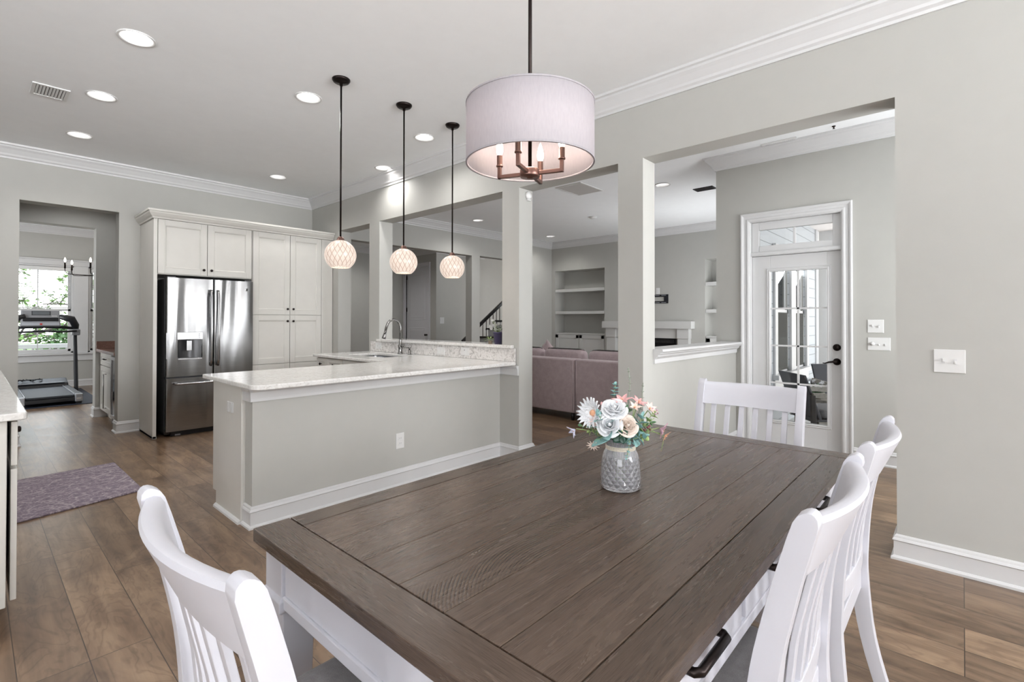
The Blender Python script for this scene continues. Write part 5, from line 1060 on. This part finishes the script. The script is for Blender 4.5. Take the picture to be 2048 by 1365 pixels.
def potted(lb, x, y, z, r, h, nleaf, leafmat, mt, top, flower_m=None, k_=1.0):
    t = thing('potted_plant', lb, 'plant', (x, y, z)); MB().lathe([(0, 0), (r * .78, 0), (r * .98, h * .9), (r * 1.04, h * .9), (r * 1.04, h), (r * .93, h), (r * .88, h * .86), (0, h * .86)], (x, y, z + .0005), 28).build('pot', mt, t); rr = random.Random(5 + nleaf)
    mb = MB(); sm = MB(); fl = MB()
    for k in range(nleaf):
        a = rr.uniform(0, 2 * PI); el = rr.uniform(.25, 1.2); d = Vector((math.cos(a) * math.cos(el), math.sin(a) * math.cos(el), math.sin(el))); b0 = Vector((x, y, z + h * .86)); e = b0 + d * top * rr.uniform(.45, .9); sm.tube([b0, (b0 + e) / 2 + Vector((0, 0, .02 * k_)), e], .0025 * k_, 5); leafm(mb, e, d + Vector((0, 0, -.3)), (0, 0, 1), k_ * rr.uniform(.07, .11), k_ * rr.uniform(.022, .034), .5)
    if flower_m:
        for k in range(9):
            q = Vector((x + k_ * rr.uniform(-.12, .10), y + k_ * rr.uniform(-.08, .12), z + h + rr.uniform(.02, top))); fr = frame((-.6 + rr.uniform(-.3, .3), -.6, .5))
            for j in range(5): petal(fl, q, fr, 2 * PI * j / 5, .035 * k_, .016 * k_, .35, .2)
            sm.tube([Vector((x, y, z + h * .86)), q], .0018, 5)
        solid(fl.build('blossoms', flower_m, t))
    solid(mb.build('leaves', leafmat, t)); sm.build('stems', STEMG, t)
potted('grey-white flowers in a purple pot on the pass-through ledge beside the column', 3.462, 3.335, 1.0602, .050, .115, 5, LEAFG, POT, .13, plain('dusty_petal', (.42, .42, .40), .6, var=.15, vscale=30), .55)
potted('tiny bright green plant left of the purple pot on the pass-through ledge', 3.445, 3.425, 1.0602, .024, .030, 9, LEAFL, plain('tan_pot', (.30, .24, .18), .5), .05, None, .35)
# staircase
s = thing('staircase', 'staircase with white risers, dark treads and dark railing seen through the hall opening', 'stairs', (8.2, 7.7, 0)); RUN, RISE = .27, .185; SX = 7.9 - 4 * RUN
for k in range(1, 10):
    xa = SX + (k - 1) * RUN; BX(xa - .03, 7.13, RISE * k - .035, xa + RUN + .004, 8.22, RISE * k).build('tread', DARKW, s, bevel=.006); BX(xa, 7.13, RISE * (k - 1), xa + .018, 8.20, RISE * k - .035).build('riser', TRIM, s)
mb = MB(); pts = [(SX + .018, 0)]
for k in range(1, 10): pts += [(SX + (k - 1) * RUN + .018, RISE * k - .036), (SX + k * RUN + .018, RISE * k - .036)]
pts.append((SX + 9 * RUN + .018, 0)); mb.prism(pts, 'y', 8.165, 8.198); mb.build('stringer', TRIM, s)
def railz(x): return 1.234 + (x - 7.908) * .700
mb = MB(); mb.bar((7.36, 8.19, railz(7.36) - .035), (9.30, 8.19, railz(9.30) - .035), .06, .07); mb.build('handrail', DARKW, s, bevel=.01)
for k in range(17):
    x = 7.43 + k * .112; st = int((x - SX) / RUN) + 1; zb = RISE * min(st, 9); MB().tube([(x, 8.19, zb), (x, 8.19, railz(x) - .06)], .0085, 8).build('baluster', BLACKM, s)
    if k % 3 == 0: bb = MB().lathe([(.008, -.03), (.020, 0), (.008, .03)], (x, 8.19, zb + .16), 10).build('basket', BLACKM, s)

# ================================================================ PORCH beyond the glazed door
def mk_siding(nm, col, pitch=.15):
    N = Nodes(nm); c = N.coord(); sp = N.n('ShaderNodeSeparateXYZ'); N.l(c, sp.inputs[0]); f = N.math('FRACT', N.math('DIVIDE', sp.outputs['Z'], pitch)); nz = N.noise(N.mapping(c, (2, 2, 40)), 1.0, 3)
    base = N.ramp(nz, [(.3, tuple(v * .96 for v in col)), (.7, col)]); gap = N.ramp(f, [(0.0, (.45, .45, .45)), (.055, (.45, .45, .45)), (.075, (1, 1, 1)), (1, (1, 1, 1))]); N.set(**{'Base Color': N.mix(1.0, base, gap, 'MULTIPLY'), 'Roughness': .6}); N.bump(N.math('MULTIPLY', f, -1.0), .6, .012); return N.m
SID1 = mk_siding('grey_lap_siding', (.50, .525, .55)); SID2 = mk_siding('cream_lap_siding', (.84, .77, .70))
struct(BX(5.63, -4.5, -.22, 9.8, 1.775, -.08).build('floor_porch', PORCHF))
struct(BX(5.63, -4.5, 2.78, 9.8, 1.775, 2.86).build('ceiling_porch', PCEIL))
mb = MB(); mb.box(9.55, -4.4, 2.50, 9.75, 1.77, 2.78); mb.box(5.64, -.95, 2.62, 9.55, -.80, 2.78); struct(mb.build('trim_8', TRIM))
wall('wall_siding', 'y', 1.776, .024, 5.63, 9.43, -.15, 3.6, [(6.98, 7.66, .60, 2.12), (7.90, 8.58, .60, 2.12)], SID1)
wall('wall_siding_door', 'x', 5.63, .015, -2.8, 1.776, -.15, 2.78, [(.75, 1.71, -1, 2.40)], SID1)
struct(BX(9.28, 1.755, -.15, 9.45, 1.776, 3.6).build('trim_9', TRIM))
for n, (x0, x1) in enumerate(((6.98, 7.66), (7.90, 8.58))):
    w = MB(); w.box(x0 - .12, 1.745, .60, x0, 1.775, 2.12); w.box(x1, 1.745, .60, x1 + .12, 1.775, 2.12); w.box(x0 - .14, 1.735, 2.12, x1 + .14, 1.775, 2.27); w.box(x0 - .15, 1.70, .54, x1 + .15, 1.775, .60); w.box(x0 - .12, 1.75, .42, x1 + .12, 1.775, .54); o = struct(w.build('window_%d' % (n + 3), TRIM, bevel=.004))
    s_ = MB()
    for za, zb, yy in ((1.40, 2.12, 1.82), (.60, 1.44, 1.79)):
        s_.box(x0, yy, za, x0 + .06, yy + .03, zb); s_.box(x1 - .06, yy, za, x1, yy + .03, zb); s_.box(x0, yy, zb - .055, x1, yy + .03, zb); s_.box(x0, yy, za, x1, yy + .03, za + .06)
    s_.build('sash', TRIM, o, bevel=.003); BX(x0 + .05, 1.833, 1.45, x1 - .05, 1.837, 2.08).build('pane', GLASS, o); BX(x0 + .05, 1.803, .65, x1 - .05, 1.807, 1.40).build('lower_pane', GLASS, o); BX(x0 + .05, 1.784, .63, x1 - .05, 1.7855, 1.40).build('insect_screen', SCREENM, o)
wall('wall_neighbour', 'x', 12.2, .2, -3.0, 3.6, -.6, 4.2, (), SID2)
struct(BX(12.17, 1.9, -.6, 12.2, 2.02, 4.2).build('trim_10', TRIM))
g = thing('porch_chair', 'dark woven porch chair with grey wood arms seen through the door glass, the nearer one', 'chair', (6.20, 1.10, -.0715), 'woven porch chairs', world=False, rz=math.radians(218.5))
def pbar(nm, p, q, w, h, mt, up=(1, 0, 0)): return MB().bar(p, q, w, h, up=up).build(nm, mt, g, bevel=.004)
mb = MB(); mb.loft([[(-.27, -.20, .34), (.27, -.20, .34), (.27, -.165, .34), (-.27, -.165, .34)], [(-.28, -.36, .80), (.28, -.36, .80), (.28, -.33, .80), (-.28, -.33, .80)]], 0, False); mb.build('backrest', WICKER, g, bevel=.008)
mb = MB(); mb.box(-.27, -.22, .30, .27, .28, .345); mb.build('seat', WICKER, g, bevel=.008); rbox(-.25, -.16, .346, .25, .27, .44, .035).build('cushion', CUSH, g)
for s in (-1, 1):
    pbar('arm', (s * .30, -.28, .60), (s * .30, .32, .57), .05, .028, GREYW); pbar('front_leg', (s * .30, .27, .57), (s * .30, .20, .0), .045, .035, GREYW); pbar('rear_leg', (s * .30, -.28, .60), (s * .30, -.26, 0), .045, .035, DARKW); pbar('side_rail', (s * .285, -.22, .31), (s * .285, .27, .31), .03, .03, GREYW)
dup(g, (7.30, 1.02, -.0715), math.radians(131), 'dark woven porch chair partly cut off by the door edge, the farther one')
t = thing('porch_table', 'small grey wood side table between the porch chairs', 'table', (6.80, 1.33, -.08)); BX(6.63, 1.15, .34, 6.97, 1.51, .37).build('top', GREYW, t, bevel=.003)
for x in (6.645, 6.92):
    for y in (1.165, 1.46): BX(x, y, -.08, x + .03, y + .03, .34).build('leg', GREYW, t)
t = thing('flower_planter', 'low planter of white flowers and green leaves on the porch side table', 'plant', (6.80, 1.33, .37)); rbox(6.69, 1.22, .371, 6.91, 1.44, .43, .01).build('tray', GREYW, t); rr = random.Random(3); mb = MB(); fl = MB()
for k in range(60):
    a, el = rr.uniform(0, 2 * PI), rr.uniform(.15, 1.3); d = Vector((math.cos(a) * math.cos(el), math.sin(a) * math.cos(el), math.sin(el))); leafm(mb, Vector((6.80 + rr.uniform(-.07, .07), 1.33 + rr.uniform(-.07, .07), .42)), d, (0, 0, 1), rr.uniform(.08, .15), .016, .3)
for k in range(26):
    q = Vector((6.80 + rr.uniform(-.15, .15), 1.33 + rr.uniform(-.15, .15), .50 + rr.uniform(-.03, .09))); fr = frame((rr.uniform(-1, 0), rr.uniform(-1, 1), .7))
    for j in range(5): petal(fl, q, fr, 2 * PI * j / 5, .028, .013, .3, .2, nu=2, nv=3)
solid(mb.build('leaves', LEAF, t)); solid(fl.build('blossoms', PWHITE, t))
def mk_stripe():
    N = Nodes('striped_porch_rug'); c = N.coord(); w = N.n('ShaderNodeTexWave', bands_direction='DIAGONAL'); w.inputs['Scale'].default_value = 2.2; w.inputs['Distortion'].default_value = 1.0; N.l(c, w.inputs['Vector']); N.set(**{'Base Color': N.ramp(w.outputs['Fac'], [(.35, (.05, .05, .065)), (.45, (.68, .67, .65))]), 'Roughness': .9}); return N.m
o = BX(5.75, -.6, -.079, 8.4, 1.45, -.072).build('porch_rug', mk_stripe(), origin=(7.0, .4, -.08)); tag(o, 'dark and white patterned rug on the porch floor', 'rug')
r = thing('porch_railing', 'white porch railing far beyond the porch chairs', 'railing', (9.65, 0, -.08)); BX(9.60, -3.9, .82, 9.70, 1.74, .90).build('top_rail', TRIM, r, bevel=.006); BX(9.625, -3.9, .06, 9.675, 1.74, .12).build('bottom_rail', TRIM, r)
for k in range(40): BX(9.635, 1.70 - k * .14, .12, 9.665, 1.73 - k * .14, .82).build('baluster', TRIM, r)
for y in (-4.0, -1.2, 1.66): BX(9.57, y, -.08, 9.73, y + .14, 2.50).build('post', TRIM, r, bevel=.006)

# ================================================================ BUTLER'S PASSAGE AND SUNROOM
c = thing('butler_cabinet', 'white base cabinet with bar handle in the passage beyond the kitchen', 'cabinet', (1.46, 8.08, 0)); mb = BX(1.195, 7.715, .10, 1.786, 8.478, .865); mb.box(1.25, 7.72, 0, 1.78, 8.47, .10); mb.build('body', CAB, c, bevel=.002)
d = cab_door(c, 7.725, 8.47, .70, .855, 1.175, axis='x', rail=.04, name='drawer'); mb = MB(); mb.tube([(1.174, 8.02, .785), (1.150, 8.02, .785), (1.150, 8.16, .785), (1.174, 8.16, .785)], .006, 8); mb.build('pull', BLACKM, d)
d = cab_door(c, 7.725, 8.47, .11, .69, 1.175, axis='x', rail=.06); mb = MB(); mb.tube([(1.174, 8.02, .60), (1.145, 8.02, .60), (1.145, 8.02, .17), (1.174, 8.02, .17)], .006, 8); mb.build('bar_handle', NICKEL, d)
c = thing('wine_cooler', 'black glass-door wine cooler beside the passage cabinet', 'wine cooler', (1.48, 7.50, 0)); BX(1.20, 7.30, .02, 1.786, 7.705, .86).build('case', BLACKP, c); mb = MB(); mb.box(1.165, 7.30, .10, 1.20, 7.34, .84); mb.box(1.165, 7.665, .10, 1.20, 7.705, .84); mb.box(1.165, 7.34, .80, 1.20, 7.665, .84); mb.box(1.165, 7.34, .10, 1.20, 7.665, .14); mb.build('door_frame', STEELB, c, bevel=.002); BX(1.175, 7.34, .14, 1.185, 7.665, .80).build('door_glass', BLACKG, c)
mb = MB(); mb.box(1.18, 7.31, .02, 1.20, 7.70, .09); mb.build('toe_grille', STEELD, c)
o = BX(1.130, 7.283, .870, 1.787, 8.478, .905).build('passage_countertop', BROWNG, origin=(1.46, 7.88, .87), bevel=.004); tag(o, 'brown granite countertop in the passage beyond the kitchen', 'countertop')
o = BX(1.132, 8.458, .906, 1.787, 8.479, 1.005).build('passage_backsplash', BROWNG, origin=(1.46, 8.47, .906), bevel=.002); tag(o, 'low brown granite backsplash at the end of the passage counter', 'backsplash')

o = BX(-.30, 9.93, .0005, 1.42, 12.25, .010).build('exercise_mat', MATB, origin=(.55, 11.1, 0), bevel=.003); tag(o, 'dark blue rubber mat under the treadmill', 'mat')
t = thing('treadmill', 'black and grey treadmill facing the sunroom window', 'treadmill', (.82, 11.0, .01)); A, B = .46, 1.18
mb = BX(A + .09, 10.02, .11, B - .09, 11.55, .148); mb.build('belt', BELT, t, bevel=.012); BX(A + .02, 10.01, .05, B - .02, 11.6, .11).build('deck', BLACKP, t, bevel=.01)
for a, b, ins in ((A, A + .085, A + .088), (B - .085, B, B - .088)):
    BX(a, 9.99, .05, b, 11.62, .158).build('side_rail', BLACKP, t, bevel=.012); BX(ins - .004, 10.06, .14, ins + .004, 11.5, .160).build('trim_strip', SILVERP, t); BX(a - .002, 9.97, .045, b + .002, 10.05, .163).build('end_cap', SILVERP, t, bevel=.01); BX(a + .01, 9.98, .012, b - .01, 10.05, .06).build('rear_foot', BLACKP, t, bevel=.006)
BX(B - .07, 9.962, .085, B - .02, 9.971, .105).build('badge', WHITEP, t)
mb = MB(); mb.prism([(11.45, .10), (11.52, .20), (11.75, .265), (12.02, .25), (12.08, .12), (12.08, .04), (11.45, .04)], 'x', A + .01, B - .01); mb.build('motor_hood', BLACKP, t, bevel=.02); BX(A + .06, 11.50, .205, B - .06, 11.56, .222).build('hood_strip', SILVERP, t, bevel=.004)
for x in (A - .06, B + .07):
    mb = MB(); mb.bar((x, 11.30, .03), (x, 11.52, 1.06), .05, .085, up=(0, 1, 0)); mb.build('upright', BLACKP, t, bevel=.012); BX(x - .04, 11.0, .012, x + .04, 11.95, .06).build('base_foot', BLACKP, t, bevel=.012); BX(x - .055, 11.34, 1.02, x + .055, 11.50, 1.13).build('upright_cap', GREYP, t, bevel=.02)
for x0, sg in ((A - .06, 1), (B + .07, -1)):
    mb = MB(); mb.tube([(x0, 11.45, 1.10), (x0 + sg * .01, 11.40, 1.20), (x0 + sg * .06, 11.35, 1.30), (x0 + sg * .22, 11.33, 1.345)], [.040, .055, .060, .04], 12); mb.build('handle_arm', BLACKP, t)
mb = MB(); mb.tube([(A - .06, 11.32, 1.10), (A + .10, 11.30, 1.085), ((A + B) / 2, 11.28, 1.10), (B - .10, 11.30, 1.085), (B + .07, 11.32, 1.10)], .016, 10); mb.build('crossbar', BLACKP, t)
mb = MB(); mb.tube([(A - .04, 11.40, 1.14), (A + .12, 11.38, 1.165), ((A + B) / 2, 11.37, 1.175), (B - .12, 11.38, 1.165), (B + .05, 11.40, 1.14)], .026, 10); mb.build('lower_console_bar', BLACKP, t)
k0, k1 = .565, 1.035; mb = MB(); mb.loft([[(k0 - .01, 11.26, 1.185), (k1 + .01, 11.26, 1.185), (k1 + .01, 11.40, 1.165), (k0 - .01, 11.40, 1.165)], [(k0, 11.31, 1.32), (k1, 11.31, 1.32), (k1, 11.42, 1.32), (k0, 11.42, 1.32)], [(k0, 11.36, 1.445), (k1, 11.36, 1.445), (k1, 11.44, 1.44), (k0, 11.44, 1.44)]], 0, False); cn = mb.build('console', GREYP, t, bevel=.012)
def tilted(nm, x0, x1, z0, z1, mt, d=.004):
    yz = lambda z: 11.31 + (z - 1.32) * (.05 / .125 if z > 1.32 else .05 / .135); mb = MB(); mb.loft([[(x0, yz(z) - d, z), (x1, yz(z) - d, z), (x1, yz(z) + .01, z), (x0, yz(z) + .01, z)] for z in (z0, z1)], 0, False); return mb.build(nm, mt, cn, bevel=.002)
tilted('display_bezel', .69, .92, 1.365, 1.435, BLACKP); tilted('display', .70, .91, 1.372, 1.429, SCREEN, .006); tilted('tray', k0 + .02, k1 - .02, 1.262, 1.325, BLACKG, .005); tilted('tray_lip', k0 + .015, k1 - .015, 1.250, 1.260, SILVERP, .012); tilted('button_strip', k0 + .01, k1 - .01, 1.198, 1.245, SILVERP, .004); tilted('stop_key', .785, .815, 1.203, 1.232, REDP, .012); tilted('label_plate', .93, 1.0, 1.348, 1.358, WHITEP, .005)
mb = MB(); rr = random.Random(2); pts = [Vector((.52 + .30 * k / 15 + .05 * math.sin(k * 1.9), 11.62 + .10 * math.cos(k * 1.3), .262 + .02 * (k % 2))) for k in range(16)]; mb.tube(pts, .008, 7); o = mb.build('power_cord', BLACKP, origin=(.7, 11.65, .25)); tag(o, 'black cord coiled on the treadmill motor hood', 'cord')
c = thing('candle_chandelier', 'small dark candle-arm chandelier in the sunroom doorway', 'chandelier', (1.43, 10.75, H)); cx2, cy2 = 1.43, 10.75
MB().lathe([(0, H), (.06, H), (.055, H - .02), (0, H - .025)], (cx2, cy2, 0), 24).build('canopy', BLACKM, c); MB().tube([(cx2, cy2, H - .02), (cx2, cy2, 2.03)], .006, 8).build('rod', BLACKM, c); MB().lathe([(0, 2.0), (.02, 2.01), (.025, 2.035), (.012, 2.06), (0, 2.06)], (cx2, cy2, 0), 16).build('hub', BLACKM, c)
for k in range(6):
    a = math.radians(132.4 + 60 * k); d = Vector((math.cos(a), math.sin(a), 0)); e = Vector((cx2, cy2, 0)) + d * .41; q = lambda r, z: Vector((cx2, cy2, z)) + d * r
    ar = MB().tube([q(.01, 2.03), q(.30, 2.03), q(.375, 2.035), q(.402, 2.055), q(.41, 2.09), q(.41, 2.13)], .006, 8).build('arm', BLACKM, c); MB().lathe([(0, 2.12), (.013, 2.12), (.011, 2.215), (0, 2.215)], (e.x, e.y, 0), 12).build('candle_sleeve', BLACKM, ar); MB().lathe([(0, 2.215), (.010, 2.225), (.014, 2.245), (.009, 2.275), (0, 2.295)], (e.x, e.y, 0), 12).build('bulb', BULB, ar)
point('chandelier_glow', (cx2, cy2, 2.40), 10, (1, .85, .7), .1)

# ================================================================ OUTSIDE THE SUNROOM
struct(BX(-30, 12.9, -.9, 40, 60, -.75).build('ground', GRASS)); struct(BX(5.63, -30, -.9, 40, 12.9, -.3).build('ground_side', GRASS)) if False else None
struct(BX(-3, 12.9, -.75, 6, 14.6, -.10).build('floor_deck', GREYW))
r = thing('deck_railing', 'white deck railing outside the sunroom window', 'railing', (1, 14.3, -.1)); BX(-3, 14.24, .69, 6, 14.36, .78).build('top_rail', TRIM, r, bevel=.006); BX(-3, 14.28, .02, 6, 14.33, .08).build('bottom_rail', TRIM, r)
for k in range(45): BX(-1.2 + k * .13, 14.285, .08, -1.165 + k * .13, 14.32, .69).build('baluster', TRIM, r)
def branchy(lb, x, y, z0, hgt, seed, leaves, spread, nm='tree'):
    t = thing(nm, lb, 'tree', (x, y, z0)); rr = random.Random(seed); wood = MB(); lf = MB(); tips = []
    def grow(p, d, L, r, lvl):
        q = p + d * L; mid = (p + q) / 2 + Vector((rr.uniform(-1, 1), rr.uniform(-1, 1), rr.uniform(-.5, .8))) * L * .07; wood.tube([p, mid, q], [r, r * .85, r * .7], 6)
        if lvl >= 2: tips.append((mid, q, L))
        if lvl < 4:
            for k in range(3 if lvl < 3 else 2):
                v = Vector((rr.uniform(-1, 1), rr.uniform(-1, 1), rr.uniform(-.45, .75))); nd = (d * .45 + v.normalized() * spread).normalized(); grow(p + (q - p) * rr.uniform(.45, 1), nd, L * rr.uniform(.6, .8), r * .6, lvl + 1)
    grow(Vector((x, y, z0)), Vector((0, 0, 1)), hgt, .09, 0); grow(Vector((x, y, z0 + hgt * .55)), Vector((-.6, -.5, .3)).normalized(), hgt * .9, .05, 1); grow(Vector((x, y, z0 + hgt * .6)), Vector((.6, -.5, .25)).normalized(), hgt * .9, .05, 1)
    for k in range(leaves):
        a, b, L = tips[rr.randrange(len(tips))]; p = a.lerp(b, rr.random()) + Vector((rr.uniform(-1, 1), rr.uniform(-1, 1), rr.uniform(-.7, .5))) * L * .28; s = rr.uniform(.04, .075); u = Vector((rr.uniform(-1, 1), rr.uniform(-1, 1), rr.uniform(-.6, .6))).normalized(); w = u.cross(Vector((rr.uniform(-1, 1), rr.uniform(-1, 1), rr.uniform(-1, 1)))).normalized()
        lf.add([p - u * s, p + w * s * .5, p + u * s, p - w * s * .5], [(0, 1, 2, 3)])
    wood.build('trunk', BARK, t); lf.build('foliage', TREEL, t)
branchy('open-branched leafy tree left of the sunroom window centre', .2, 19.2, -.75, 2.1, 21, 2600, 1.05); branchy('open-branched leafy tree right of the sunroom window centre', 3.2, 20.5, -.75, 2.2, 33, 2600, 1.05)
def shrub(lb, x, y, w, h, seed):
    t = thing('shrub', lb, 'shrub', (x, y, -.75), 'shrubs behind the deck railing'); rr = random.Random(seed); lf = MB(); sm = MB()
    for k in range(6): sm.tube([(x, y, -.75), (x + rr.uniform(-.5, .5) * w, y + rr.uniform(-.4, .4), -.75 + h * .8)], .02, 5)
    for k in range(1500):
        a = rr.uniform(0, 2 * PI); q = rr.random() ** .4; el = rr.uniform(-.2, 1.5); p = Vector((x + w * q * math.cos(a) * math.cos(el), y + w * .6 * q * math.sin(a) * math.cos(el), -.75 + h * max(.05, q * math.sin(el)))); s = rr.uniform(.05, .09); u = Vector((rr.uniform(-1, 1), rr.uniform(-1, 1), rr.uniform(-1, 1))).normalized(); v = u.cross(Vector((rr.uniform(-1, 1), rr.uniform(-1, 1), .3))).normalized(); lf.add([p - u * s, p + v * s * .5, p + u * s, p - v * s * .5], [(0, 1, 2, 3)])
    sm.build('stems', BARK, t); lf.build('foliage', SHRUBL, t)
for k, (x, y, w, h, lb) in enumerate(((-.6, 16.4, 1.1, 2.0, 'leafy green shrub left of the treadmill console'), (1.7, 16.6, 1.1, 1.9, 'leafy green shrub right of the treadmill console'), (4.2, 16.4, 1.2, 2.2, 'leafy green shrub farthest right behind the deck railing'))): shrub(lb, x, y, w, h, 50 + k)

for o in list(bpy.data.objects):
    for k in ('_w', '_o'):
        if k in o: del o[k]
